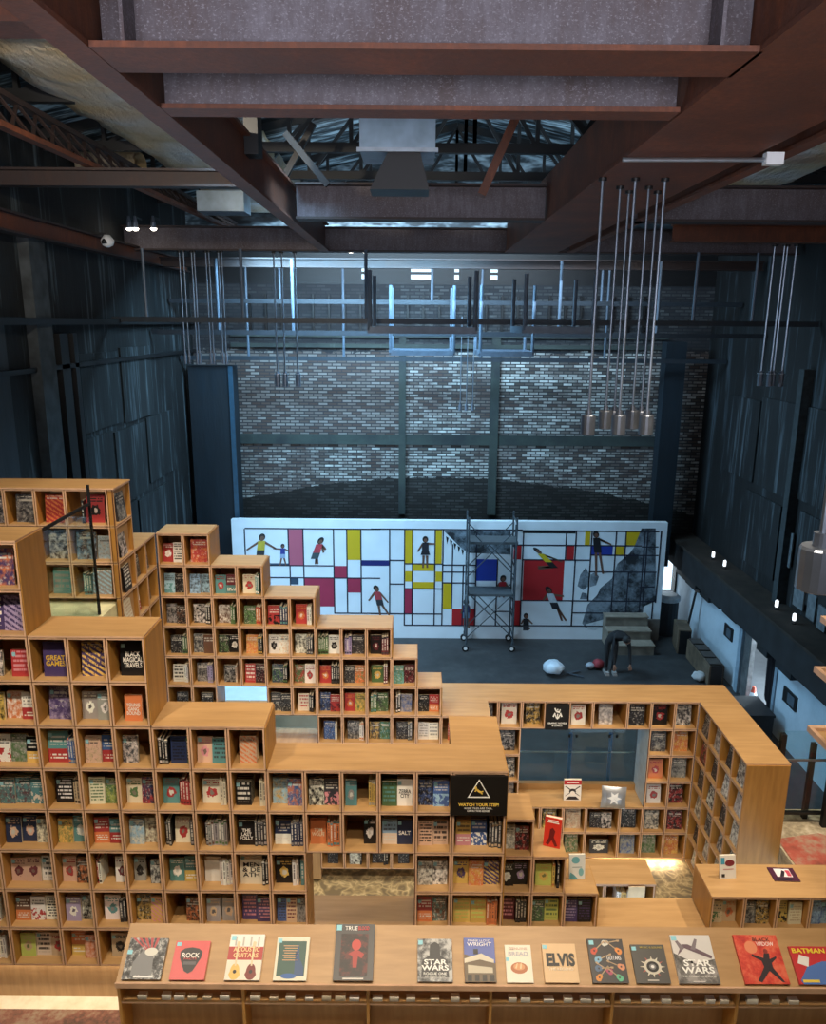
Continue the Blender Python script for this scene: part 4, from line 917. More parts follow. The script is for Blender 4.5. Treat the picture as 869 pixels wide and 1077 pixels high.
# ------------------------------------------------------------------ single books with their own artwork
def art_book(w, h, t, base, label, mtx, pages=True, name='book', cat='book', group=None):
    m, pf, pg = cover_geo(w, h, t, False)
    o = m.build(name, flat('cover_'+base.lstrip('#'), base, .4, 0, .03), None); o.matrix_world = mtx
    MB().box(*pg).build('page_block', M['pages'], o); tag(o, label, cat, group); o['w'] = w; o['h'] = h
    return o
def art(o, pts, colr, lay=1, name='cover_art'):
    w, h = o['w'], o['h']; y = -.0006*lay
    m = MB(); m.prism([(x*w, y, z*h) for x, z in pts], (0, -.0004, 0)); return m.build(name, flat('print_'+colr.lstrip('#'), colr, .45, 0, .02), o)
def rect(o, x0, z0, x1, z1, colr, lay=1, name='cover_art'): return art(o, [(x0, z0), (x1, z0), (x1, z1), (x0, z1)], colr, lay, name)
def ell(o, cx_, cz, rx_, rz_, colr, lay=1, n=18, rot=0, name='cover_art'):
    asp = o['w']/o['h']; P = []
    for i in range(n):
        a = 2*math.pi*i/n; x = rx_*math.cos(a); z = rz_*math.sin(a)
        xr = x*math.cos(rot)-z/asp*math.sin(rot); zr = x*asp*math.sin(rot)+z*math.cos(rot); P.append((cx_+xr, cz+zr))
    return art(o, P, colr, lay, name)
def words(o, s, cx_, cz, ww, colr, hh=None, lay=4, bold=.012):
    w, h = o['w'], o['h']
    return text('title', s, flat('print_'+colr.lstrip('#'), colr, .45, 0, .02), o, (cx_*w, -.0006*lay-.0012, cz*h), (math.pi/2, 0, 0), ww*w, hh*h if hh else None, bold)
def guitar(o, x, z, s, colr, rot, lay=2, neck='#d9c9a4'):
    c, sn = math.cos(rot), math.sin(rot); asp = o['w']/o['h']
    def R(px_, pz): return (x+(px_*c-pz*sn)*s, z+(px_*sn+pz*c)*s*asp)
    art(o, [R(.35*math.cos(a)*(1 if math.sin(a) < 0 else .78), .42*math.sin(a)) for a in [i*math.pi/9 for i in range(18)]], colr, lay)
    art(o, [R(-.05, .3), R(.05, .3), R(.05, 1.3), R(-.05, 1.3)], neck, lay+1); art(o, [R(-.1, 1.3), R(.1, 1.3), R(.12, 1.55), R(-.06, 1.6)], neck, lay+1)
    ell(o, x, z, .1*s, .1*s*asp, '#201814', lay+1, 10)
def noise_art(o, pts, name, lo, mid, hi, sc, lay=1):
    if name not in MATS:
        n = NT(name); f = n.noise(n.pos(), sc, 5, .7); MATS[name] = n.out(n.ramp(f, [(.38, lin(lo)), (.5, lin(mid)), (.6, lin(hi))]), .45)
    w, h = o['w'], o['h']; m = MB(); m.prism([(x*w, -.0006*lay, z*h) for x, z in pts], (0, -.0004, 0)); return m.build('cover_art', MATS[name], o)
SQ = [(.0, .0), (1, .0), (1, 1), (.0, 1)]
def disp(u0, u1, vt, base, label, t=.02):
    x0, x1 = (u0-432.5)/163.5, (u1-432.5)/163.5
    vt -= .0075*((u0+u1)/2-434)
    # distance up the slope of the top edge
    lo, hi = .1, .6
    for _ in range(30):
        d = (lo+hi)/2; v = proj(0, YT+d*math.cos(A30), ZT+d*math.sin(A30)+.02)[1]
        if v > vt: lo = d
        else: hi = d
    w = x1-x0; h = d-.012
    n = Vector((0, -math.sin(A30), math.cos(A30)))
    mt = Matrix.Translation(Vector((x0, YT, ZT)) + n*(t+.001) + Vector((0, math.cos(A30), math.sin(A30)))*.012) @ Matrix.Rotation(-math.radians(60), 4, 'X')
    o = art_book(w, h, t, base, label, mt)
    o['h'] = h; return o
def stick(o, x=.04, z=.86): rect(o, x, z, x+.13, z+.1, '#8fd0e0', 3, 'price_sticker')
S = ' on the sloped display table'
o = disp(130, 171, 985, '#1c1d20', 'black and white concert photo book, leftmost'+S)
noise_art(o, SQ, 'stage_photo', '#141517', '#55575a', '#b9bab8', 26)
for i in range(5): art(o, [(.05+.16*i, 1), (.13+.16*i, 1), (.55+.03*i, .66), (.52+.03*i, .66)], '#b4474a', 2)
art(o, [(.2, .1), (.75, .1), (.7, .55), (.55, .7), (.4, .7), (.2, .4)], '#7b7d80', 2); ell(o, .62, .66, .17, .1, '#d8d8cf', 3); rect(o, .3, .04, .8, .09, '#e8e8e8', 3); stick(o, .0, .6)
o = disp(180, 217, 988, '#d2494b', 'red book with a black guitar pick emblem'+S)
art(o, [(.5, .16), (.62, .22), (.8, .55), (.82, .72), (.7, .8), (.5, .83), (.3, .8), (.18, .72), (.2, .55), (.38, .22)], '#2c2b2f', 1); words(o, 'ROCK', .5, .62, .5, '#f4f0ea'); words(o, 'FACTS', .5, .53, .36, '#d2494b', .05); rect(o, .32, .38, .68, .46, '#5c5b60', 2); stick(o)
o = disp(238, 275, 981, '#e8e4de', 'white and red book with two acoustic guitars'+S)
rect(o, 0, .43, 1, .72, '#b03a38', 1); rect(o, 0, 0, 1, .43, '#e5dccc', 1); guitar(o, .26, .18, .5, '#e3b860', 0, 2); guitar(o, .72, .18, .5, '#7a2a22', .0, 2)
words(o, 'ACOUSTIC', .52, .66, .76, '#f2d9a0', .1); words(o, 'GUITARS', .52, .53, .72, '#f2d9a0', .1)
for x in (.18, .4, .62, .84): rect(o, x-.025, .74, x+.025, .95, '#b8b4ae', 2)
stick(o)
o = disp(289, 324, 984, '#d9d6c2', 'dark green book with cream border and orange lines of print'+S)
rect(o, .08, .1, .92, .9, '#35584f', 1)
for i in range(7): rect(o, .22+.04*(i % 2), .78-.055*i, .7-.03*(i % 3), .80-.055*i, '#c79a72', 2)
art(o, [(.62, .1), (.9, .1), (.88, .3), (.75, .5), (.68, .85), (.6, .6)], '#31507a', 2); ell(o, .45, .1, .24, .06, '#2f5fa3', 3); stick(o, .03)
o = disp(352, 394, 971, '#2e2d2f', 'tall black book with a glowing red figure'+S, .03)
noise_art(o, [(.15, .08), (.85, .08), (.85, .82), (.15, .82)], 'red_glow_art', '#1c1414', '#2d1a1a', '#5f2320', 16)
ell(o, .55, .62, .12, .1, '#c04038', 2); art(o, [(.35, .46), (.5, .52), (.62, .52), (.76, .46), (.7, .38), (.6, .42), (.58, .22), (.48, .22), (.46, .42)], '#a83430', 2)
words(o, 'TRUE', .40, .92, .32, '#f2f0ee', .075); words(o, 'BLOOD', .72, .92, .28, '#d6363a', .07); rect(o, .24, .02, .76, .045, '#d8d4cc', 2); stick(o, .02, .88)
o = disp(441, 478, 986, '#55585a', 'grey space-film book with big white title letters, third thick one'+S) if False else disp(441, 478, 986, '#55585a', 'grey helmeted-figure book with bold white title letters'+S)
noise_art(o, SQ, 'grey_landscape', '#2a2c2f', '#77797a', '#bfc0bf', 18)
art(o, [(.1, .1), (.9, .1), (.86, .5), (.66, .6), (.64, .86), (.5, .93), (.36, .86), (.34, .6), (.14, .5)], '#2f3134', 2)
words(o, 'STAR\nWARS', .5, .38, .78, '#f5f5f2', .26, 5, .03); words(o, 'ROGUE ONE', .5, .18, .66, '#f5f5f2', .06, 5); words(o, 'THE GRAPHIC NOVEL', .5, .1, .6, '#d8d8d4', .035, 5); stick(o, .02)
o = disp(491, 524, 985, '#4d5fae', 'blue architecture book with a flat-roofed house'+S)
art(o, [(.0, 0), (1, 0), (1, .42), (.6, .5), (.0, .62)], '#6a5a44', 1); art(o, [(.0, .52), (.55, .64), (.95, .5), (.95, .42), (.5, .5), (.0, .42)], '#d8d0bc', 2); art(o, [(.1, .2), (.9, .2), (.9, .32), (.1, .38)], '#c9c0aa', 2)
for i in range(4): rect(o, .08+.24*i, .02, .22+.24*i, .16, '#2a2723', 3)
rect(o, .3, .62, .45, .74, '#25242a', 2); words(o, 'FRANK LLOYD', .5, .93, .74, '#e6e4ee', .05); words(o, 'WRIGHT', .5, .85, .8, '#f2f0f4', .09)
o = disp(535, 563, 992, '#e9e2d0', 'small cream cookbook with a round loaf'+S, .014)
ell(o, .5, .38, .32, .15, '#b87044', 1); ell(o, .5, .41, .22, .09, '#d79a68', 2); art(o, [(.35, .38), (.42, .5), (.46, .5), (.4, .36)], '#e8c9a0', 3); art(o, [(.52, .36), (.56, .5), (.61, .5), (.58, .36)], '#e8c9a0', 3)
words(o, 'GENUINE', .5, .9, .7, '#c9a9a0', .06); words(o, 'BREAD', .5, .76, .76, '#b9b6c4', .11); stick(o, .02, .56)
o = disp(575, 611, 991, '#d9b483', 'tan music biography with huge black block letters'+S)
words(o, 'ELVIS', .52, .58, .84, '#17150f', .34, 4, .05); words(o, 'THE LEGEND', .5, .34, .74, '#f0e6cf', .07); stick(o, .02)
o = disp(625, 663, 986, '#221f22', 'black book covered with many colourful guitars'+S)
for (x, z, c, r) in ((.16, .72, '#c9482e', -.9), (.5, .9, '#d8d8d0', -1.4), (.84, .72, '#e08a3c', .9), (.24, .52, '#7fb0cf', -1.2), (.22, .32, '#4f6a8c', -1.5), (.85, .36, '#d9906a', 1.2), (.5, .26, '#b04a6a', 1.0), (.2, .12, '#d88a3a', -.8), (.76, .12, '#58b890', .9)): guitar(o, x, z, .26, c, r, 2, '#b59a78')
words(o, 'GUITARS', .68, .56, .4, '#f0eef2', .1); stick(o)
o = disp(671, 707, 992, '#4a4845', 'charcoal book with a loudspeaker eye emblem'+S)
for i in range(12):
    a = i*math.pi/6; c = ['#d8d0bc', '#b05a50', '#e8e2d0'][i % 3]; art(o, [(.55+.2*math.cos(a-.2), .42+.15*math.sin(a-.2)), (.55+.2*math.cos(a+.2), .42+.15*math.sin(a+.2)), (.55+.38*math.cos(a), .42+.28*math.sin(a))], c, 1)
ell(o, .55, .42, .26, .2, '#cfc9ba', 2); ell(o, .55, .42, .18, .14, '#1a1a1c', 3); ell(o, .55, .42, .1, .075, '#77777a', 4); ell(o, .55, .42, .05, .04, '#e6e6e6', 5)
words(o, 'MUSIC & SOUND', .6, .92, .66, '#b9a548', .05); rect(o, .34, .06, .66, .09, '#c9c4ba', 1); stick(o, .02, .84)
o = disp(716, 759, 982, '#d9d6d4', 'pale grey book with a flying craft and bold white letters'+S)
noise_art(o, [(0, 0), (1, 0), (1, .5), (.5, .4), (0, .62)], 'grey_sea_art', '#4a4744', '#6f6c6a', '#a09c9a', 14)
art(o, [(.08, .56), (.3, .72), (.92, .5), (.95, .56), (.4, .8), (.25, .8)], '#6a5560', 2); art(o, [(.45, .7), (.6, .92), (.66, .9), (.56, .68)], '#7d7278', 3); art(o, [(.2, .66), (.1, .86), (.16, .88), (.3, .72)], '#7d7278', 3)
words(o, 'STAR\nWARS', .52, .34, .8, '#fbfbf8', .28, 5, .03); words(o, 'THE COMIC UNIVERSE', .5, .14, .86, '#e2dfdb', .04, 5); rect(o, .34, .03, .64, .05, '#d4d0cc', 2); stick(o, .02, .88)
o = disp(785, 832, 982, '#cf3d2e', 'red comic book with a striding dark silhouette'+S)
noise_art(o, SQ, 'red_comic_art', '#b5281f', '#d5432f', '#e0694a', 9); ell(o, .34, .74, .14, .13, '#e58a62', 2)
art(o, [(.3, .06), (.52, .34), (.5, .46), (.3, .56), (.32, .6), (.56, .52), (.6, .62), (.72, .62), (.7, .5), (.86, .56), (.86, .52), (.72, .42), (.72, .32), (.9, .04), (.84, .04), (.62, .26), (.38, .03)], '#2b1f25', 3); ell(o, .65, .66, .05, .05, '#8a2a22', 4)
words(o, 'BLACK', .62, .9, .4, '#2a1414', .075); words(o, 'WIDOW', .68, .81, .4, '#f6e9e2', .085)
o = disp(842, 886, 994, '#c53034', 'red and blue comic annual cut off by the right edge'+S)
words(o, 'BATMAN', .45, .88, .8, '#f0d43c', .13, 4, .03); art(o, [(.05, .1), (.3, .45), (.7, .6), (1, .62), (1, .0), (.1, .0)], '#4f74b8', 2); art(o, [(.1, .55), (.34, .45), (.42, .7), (.2, .78)], '#e8e4e0', 2); rect(o, .1, .05, .5, .12, '#e8cc4a', 3)
# books standing on tops
def stand(x, y, z, w, h, t, base, label, yaw=0, lean=.14):
    return art_book(w, h, t, base, label, Matrix.Translation((x, y, z)) @ Matrix.Rotation(yaw, 4, 'Z') @ Matrix.Rotation(-lean, 4, 'X') @ Matrix.Translation((-w/2, 0, 0)))
p = atZ(580, 891, L(6)+.016)
o = stand(p.x, p.y, L(6)+.016, .14, .25, .045, '#d8382a', 'bright red comic standing on the second step of the small bookcase', -.35, .2)
art(o, [(.15, .1), (.3, .3), (.35, .6), (.5, .66), (.65, .56), (.6, .35), (.85, .08), (.7, .04), (.48, .24), (.3, .05)], '#6f1a1c', 1); rect(o, .15, .82, .85, .86, '#f4eee8', 1); rect(o, .2, .88, .8, .92, '#f4eee8', 1)
p = atZ(607, 925, L(7)+.016)
o = stand(p.x, p.y, L(7)+.016, .135, .22, .02, '#dfe6e6', 'white and turquoise book standing on the lowest step of the small bookcase', .04, .16)
ell(o, .4, .78, .26, .14, '#6fb0bd', 1); ell(o, .75, .3, .16, .16, '#7fbcc6', 1); art(o, [(.0, .0), (.6, .0), (.3, .2), (.05, .3)], '#5fa4b4', 1); rect(o, .2, .48, .8, .51, '#8a9a9c', 1)
zb = L(10)+.0135
p = atZ(602, 842, zb)
o = stand(p.x, p.y, zb, .21, .27, .03, '#e9e4dc', 'white comic with red title band standing on the window bench', 0, .1)
rect(o, 0, .76, 1, .98, '#b32a2c', 1); rect(o, .15, .84, .85, .89, '#f4efe8', 2); ell(o, .5, .44, .2, .13, '#2a2426', 2); ell(o, .5, .36, .14, .1, '#f0e8dc', 3); art(o, [(.1, .05), (.3, .2), (.7, .2), (.9, .05)], '#2a2426', 2); art(o, [(.06, .2), (.12, .26), (.94, .66), (.9, .7)], '#2a2426', 1); art(o, [(.94, .2), (.88, .26), (.06, .66), (.1, .7)], '#2a2426', 1)
# silver pouch on the bench
def cushion():
    m = MB(); n = 9; W_, H_ = .30, .27
    for sgn in (-1, 1):
        for i in range(n):
            for j in range(n):
                a, b_ = i/(n-1)*2-1, j/(n-1)*2-1; k = (1-a**4)*(1-b_**4)
                m.v.append((a*W_/2*(1-.06*(1-abs(b_))), sgn*.045*k+random.uniform(-.004, .004), H_/2+b_*H_/2*(1-.06*(1-abs(a)))))
    for s_ in range(2):
        for i in range(n-1):
            for j in range(n-1):
                q = s_*n*n+i*n+j; f = (q, q+n, q+n+1, q+1); m.f.append(f if s_ else f[::-1]); m.m.append(0)
    return m
p = atZ(642, 844, zb)
o = cushion().build('cushion', flat('silver_fabric', '#a9adb4', .35, .5), smooth=True); o.location = (p.x, p.y-.12, zb); o.rotation_euler = (-.2, .05, -.05)
tag(o, 'silver-grey cushion with a pale star emblem leaning on the window bench', 'cushion')
m = MB(); P = []
for i in range(12):
    r = .085 if i % 2 == 0 else .04; a = i*math.pi/6; P.append((r*math.cos(a), -.048, .14+r*math.sin(a)))
m.prism(P, (0, .004, 0)); m.build('emblem', flat('pale_print', '#e6e8ea', .5), o)
# counter items
p = atZ(766, 924, L(7)-.009)
o = stand(p.x, p.y, L(7)-.009, .14, .20, .02, '#e8e6e0', 'white book standing near the left end of the right counter', .08, .25)
ell(o, .62, .66, .3, .14, '#7d2f38', 1); rect(o, .06, .62, .3, .9, '#4aa0c0', 1); rect(o, .1, .06, .3, .2, '#23262a', 1); rect(o, .2, .38, .85, .42, '#c48a8a', 1)
p = atZ(815, 927, L(7)-.009)
o = art_book(.22, .17, .008, '#4a2038', 'dark magazine lying flat on the right counter', Matrix.Translation((p.x, p.y, L(7)-.0005)) @ Matrix.Rotation(-.04, 4, 'Z') @ Matrix.Rotation(-math.pi/2, 4, 'X'), name='magazine', cat='magazine')
rect(o, .2, .3, .8, .9, '#e6dfe2', 1); art(o, [(.3, .3), (.45, .3), (.6, .7), (.5, .8)], '#2a1c28', 2); rect(o, .62, .35, .78, .8, '#c0455a', 2); rect(o, .1, .05, .7, .2, '#23202c', 2)
# paper tag on the low unit
tag(MB().box(2.13, 2.29, 6.52, 6.528, L(9)-.21, L(9)-.005).build('paper_tag', flat('cream_paper', '#ead9b8', .7)), 'cream paper tag taped to the front of the low shelf unit', 'paper')
# ------------------------------------------------------------------ signs
t = thing('warning_sign', 'black warning sign with a white triangle on the front bookcase', 'sign', None, (.505, YF-.016, (L(3)+L(4))/2-.012))
MB().box(-.212, .212, 0, .012, -.165, .165).build('board', M['sign'], t)
m = MB()
def tri(s, zc): return [(0, zc+s*.62), (-s*.55, zc-s*.38), (s*.55, zc-s*.38)]
o_, i_ = tri(.155, .045), tri(.130, .046)
for k in range(3):
    a, b, c, d = o_[k], o_[(k+1) % 3], i_[(k+1) % 3], i_[k]; m.prism([(q[0], -.001, q[1]) for q in (a, b, c, d)], (0, -.001, 0))
m.build('triangle', M['ink_white'], t)
m = MB()
for a, b, w in (((-.022, .058), (.012, .032), .016), ((.012, .032), (.032, .042), .009), ((.012, .032), (.026, .018), .009), ((-.015, .055), (-.03, .038), .008), ((-.008, .052), (-.034, .064), .008)): m.obar((a[0], -.0015, a[1]), (b[0], -.0015, b[1]), .002, w)
m.build('falling_figure', M['ink_yellow'], t); MB().tube((-.024, -.001, .072), (-.024, -.0025, .072), .009, n=10).build('figure_head', M['ink_yellow'], t)
text('lettering', 'WATCH YOUR STEP!', M['ink_yellow'], t, (0, -.002, -.072), (math.pi/2, 0, 0), .30, .026, .03)
text('lettering', 'SOME TILES ARE TALL,', M['ink_white'], t, (0, -.002, -.103), (math.pi/2, 0, 0), .21, .016, .02)
text('lettering', 'OR IN THIS EDGE!', M['ink_white'], t, (0, -.002, -.124), (math.pi/2, 0, 0), .17, .016, .02)
t = thing('section_sign', 'black section sign with a white emblem on the back right bookcase', 'sign', None, ((rx[4]+rx[5])/2, YR-.014, (L(6)+L(7))/2-.01))
MB().box(-.136, .136, 0, .012, -.168, .160).build('board', M['sign'], t)
m = MB()
for a, b, w in (((-.035, .11), (-.018, .07), .016), ((-.018, .07), (.025, .06), .022), ((-.005, .085), (.0, .1), .012), ((.02, .07), (.028, .095), .01), ((-.03, .05), (-.05, .0), .016), ((.03, .05), (.05, .0), .016), ((-.03, .03), (-.008, -.02), .014), ((0, .04), (0, -.03), .014), ((.03, .03), (.008, -.02), .014)): m.obar((a[0], -.001, a[1]), (b[0], -.001, b[1]), .002, w)
m.build('emblem', M['ink_white'], t)
text('lettering', 'GRAPHIC NOVELS', M['ink_white'], t, (0, -.002, -.08), (math.pi/2, 0, 0), .22, .022, .03); text('lettering', '& COMICS', M['ink_white'], t, (0, -.002, -.112), (math.pi/2, 0, 0), .12, .02, .03)
# ================================================================== mural wall on the stage
YM = 19.05
MU = thing('mural_wall', 'long white mural wall of coloured rectangles standing on the stage', 'mural wall', None, (0, 0, 0))
pa, pb = atY(243, 546, YM), atY(703, 547.5, YM); mx0, mx1, mz1 = pa.x, pb.x, pa.z-.01
MB().box(mx0, mx1, YM, YM+.18, ZS, mz1).build('board', flat('white_painted_board', '#dfe8f0', .55, 0, .05, 1.5), MU)
ZM = {1: (240, 540, 5.43), 2: (390, 540, 5.43), 3: (540, 540, 5.11)}
def mp(z, x, y):
    ox, oy, s = ZM[z]; p = atY(ox+x/s, oy+y/s, YM); return p.x, p.z
def clampx(x): return max(mx0+.02, min(mx1-.02, x))
PC = dict(R='#b01c22', C='#a02a48', K='#b0566c', Y='#cfae14', B='#1f3aa0', N='#191f66', T='#2b4258', X='#0c0d12')
rects = [(1,348,92,430,298,'K'),(1,682,92,758,265,'Y'),(1,762,268,920,298,'N'),(1,608,300,680,368,'C'),(1,682,370,758,452,'C'),(1,438,370,608,530,'C'),(1,356,368,402,405,'T'),(1,232,285,350,300,'T'),
 (2,197,95,238,283,'Y'),(2,370,95,408,285,'Y'),(2,242,290,362,328,'Y'),(2,197,330,238,388,'Y'),(2,370,332,408,388,'Y'),(2,242,392,362,430,'Y'),(2,195,432,237,574,'C'),(2,412,398,465,545,'Y'),(2,463,545,600,640,'R'),(2,602,262,726,384,'B'),(2,815,180,862,262,'R'),(2,805,497,857,640,'R'),
 (3,283,175,328,250,'R'),(3,48,252,275,465,'R'),(3,383,97,416,170,'Y'),(3,606,97,690,170,'Y'),(3,548,178,596,225,'Y'),(3,412,175,535,225,'B'),(3,50,94,335,106,'X')]
for z, x0, y0, x1, y1, c in rects:
    a = mp(z, x0, y1); b = mp(z, x1, y0); MB().box(a[0], b[0], YM-.004, YM, a[1], b[1]).build('painted_rectangle', flat('mural_'+c, PC[c], .6, 0, .05, 2), MU)
m = MB()
def vl(z, x, y0, y1):
    a, b = mp(z, x, y0), mp(z, x, y1); xm = (a[0]+b[0])/2; m.box(xm-.016, xm+.016, YM-.006, YM, b[1], a[1])
def hl(z, y, x0, x1):
    a, b = mp(z, x0, y), mp(z, x1, y); zm = (a[1]+b[1])/2; m.box(a[0], b[0], YM-.0065, YM, zm-.016, zm+.016)
for z, x, y0, y1 in ((1,97,88,300),(1,345,90,300),(1,433,90,570),(1,605,90,570),(1,680,90,570),(1,760,90,570),(1,355,298,410),(2,108,92,575),(2,193,92,640),(2,238,92,640),(2,365,92,640),(2,410,92,640),(2,465,175,545),(2,525,295,640),(2,600,92,640),(2,718,262,640),(3,48,95,470),(3,283,95,250),(3,335,95,250),(3,322,250,605),(3,412,95,470),(3,548,95,315),(3,600,95,315),(3,690,95,600),(3,710,95,480),(3,780,95,480),(3,405,310,470),(3,315,470,605),(3,610,315,590),(3,530,315,600),(3,38,470,605),(3,745,470,605),(3,5,60,605)): vl(z, x, y0, y1)
for z, y, x0, x1 in ((1,88,95,869),(1,298,240,600),(1,368,240,869),(1,570,608,869),(2,92,0,869),(2,268,108,193),(2,295,410,600),(2,335,410,600),(2,403,108,193),(2,397,410,600),(2,430,193,410),(2,288,193,410),(2,573,0,410),(2,640,193,869),(2,560,718,800),(3,95,0,785),(3,172,0,690),(3,250,48,410),(3,225,412,780),(3,315,412,770),(3,470,38,760),(3,535,315,520),(3,605,0,750),(3,395,690,760),(3,180,690,780)): hl(z, y, x0, x1)
m.build('painted_lines', flat('mural_line', '#14162c', .6, 0, .05), MU)
# painted rocks
n = NT('painted_rock'); f = n.noise(n.pos(), 2.4, 5, .7); M['rock'] = n.out(n.ramp(f, [(.4, lin('#23282e')), (.5, lin('#5f6a74')), (.62, lin('#8794a0'))]), .6)
def poly(z, pts, mt, lay=.003, name='painted_rock'):
    q = MB(); P = [mp(z, x, y) for x, y in pts]; q.prism([(clampx(a), YM-lay, b) for a, b in P], (0, lay*.9, 0)); return q.build(name, mt, MU)
poly(3, [(370,590),(400,490),(450,440),(470,400),(530,350),(560,270),(625,215),(650,180),(690,80),(765,80),(765,470),(700,500),(690,590),(520,560),(440,620),(390,615)], M['rock'], .0045)
poly(3, [(345,390),(360,330),(390,290),(410,330),(405,390),(375,412)], M['rock']); poly(3, [(412,395),(415,330),(440,315),(460,340),(445,385)], M['rock']); poly(3, [(358,460),(370,425),(395,430),(400,462)], M['rock'])
poly(3, [(610,592),(690,540),(690,592)], flat('mural_R', PC['R'], .6, 0, .05, 2), .0055, 'painted_rectangle'); poly(3, [(390,595),(520,560),(520,590),(440,625),(400,620)], flat('mural_white_rock', '#c9d4dc', .6), .0055)
poly(2, [(415,97),(800,97),(800,235),(560,225),(520,200),(470,150)], M['rock'], .0045)
for i in range(5): poly(2, [(430+22*i, 130+18*i),(445+22*i, 140+18*i),(436+22*i, 175+16*i)], flat('mural_X', PC['X'], .6), .0058)
# painted children: hair, shirt, trousers, limbs as painted shapes
def child(z, cx_, cy, s, shirt, pants, lean=0, arms=((-.9, .1), (.9, .1)), legs=((-.3, 2.0), (.3, 2.0)), skin='#6a4a3c', skirt=False):
    s *= 1.3; t = []
    def P(x, y): return (cx_+(x+lean*(-y))*s, cy+y*s)
    def pl(pts, colr, lay):
        q = MB(); W_ = [mp(z, *P(*k)) for k in pts]; q.prism([(a, YM-lay, b) for a, b in W_], (0, .002, 0)); return q
    def limb(a, b, w, colr, lay): 
        d = math.hypot(b[0]-a[0], b[1]-a[1]); nx_, ny_ = -(b[1]-a[1])/d*w, (b[0]-a[0])/d*w
        return pl([(a[0]+nx_, a[1]+ny_), (b[0]+nx_*.7, b[1]+ny_*.7), (b[0]-nx_*.7, b[1]-ny_*.7), (a[0]-nx_, a[1]-ny_)], colr, lay)
    body = pl([(-.32, -.35), (.32, -.35), (.36, .55), (-.36, .55)], shirt, .0085).build('painted_child', flat('paint_'+shirt[1:], shirt, .6), MU)
    pl([(-.5 if skirt else -.36, .95 if skirt else 1.1), (-.36, .5), (.36, .5), (.5 if skirt else .36, .95 if skirt else 1.1)], pants, .009).build('trousers', flat('paint_'+pants[1:], pants, .6), body)
    for a in arms: limb((math.copysign(.28, a[0]), -.22), a, .11, skin, .0075).build('arm', flat('paint_'+skin[1:], skin, .6), body)
    for l in legs: limb((math.copysign(.17, l[0]), 1.0), l, .13, skin, .0075).build('leg', flat('paint_'+skin[1:], skin, .6), body)
    pl([(.3*math.cos(a), -.68+.34*math.sin(a)) for a in [i*math.pi/7 for i in range(14)]], '#171417', .0095).build('hair', flat('paint_hair', '#171417', .6), body)
    pl([(.02+.2*math.cos(a), -.58+.22*math.sin(a)) for a in [i*math.pi/5 for i in range(10)]], skin, .0105).build('face', flat('paint_'+skin[1:], skin, .6), body)
child(1, 190, 178, 48, '#b9a62a', '#1d1d22', .1, ((-1.3, .5), (1.4, .4)), ((-.3, 1.4), (.3, 1.4)))
child(1, 312, 212, 30, '#26348a', '#8fa4c4', 0, ((-1.4, -.3), (.8, 0)), ((-.4, 2.2), (.5, 2.2)))
child(1, 515, 195, 45, '#b53a48', '#3a4a50', .35, ((.7, .5), (.8, .2)), ((.3, 1.6), (.5, 1.6)))
child(1, 855, 465, 42, '#a33a44', '#2a2d34', -.25, ((-1.1, .6), (.9, .8)), ((-.3, 2.3), (.7, 2.2)))
child(2, 312, 185, 42, '#23222b', '#1c1b22', 0, ((-.8, .6), (1.1, -.2)), ((-.25, 2.3), (.2, 2.3)), skirt=True)
child(2, 752, 410, 44, '#a81e2a', '#1d2a4a', .1, ((-.7, .5), (.8, .6)), ((-.2, 1.2), (.3, 1.2)))
child(2, 545, 540, 40, '#23305e', '#5f7a94', 0, ((-.6, .6), (.5, .6)), ((-.2, 2.2), (.3, 2.2)))
child(3, 165, 235, 40, '#c9b21e', '#161619', -1.0, ((1.4, .5), (1.2, .3)), ((-1.8, 1.2), (-1.6, 1.0)))
child(3, 205, 450, 44, '#c4ced6', '#23262e', -.4, ((-.9, .3), (1.2, -.1)), ((.1, 2.2), (.5, 2.2)))
child(3, 448, 150, 42, '#15151a', '#15151a', -.1, ((1.4, .3), (.9, .1)), ((-.4, 3.4), (.3, 3.2)))
child(3, 68, 580, 34, '#1a1a20', '#3a3d45', 0, ((.8, .3), (-.6, .3)), ((.5, .8), (.2, .8)))
# wood-coloured cladding at the lower right end of the mural
MB().box(5.72, mx1-.005, YM-.03, YM, ZS, -7.42).build('end_cladding', flat('grey_board_end', '#77706a', .7), MU)

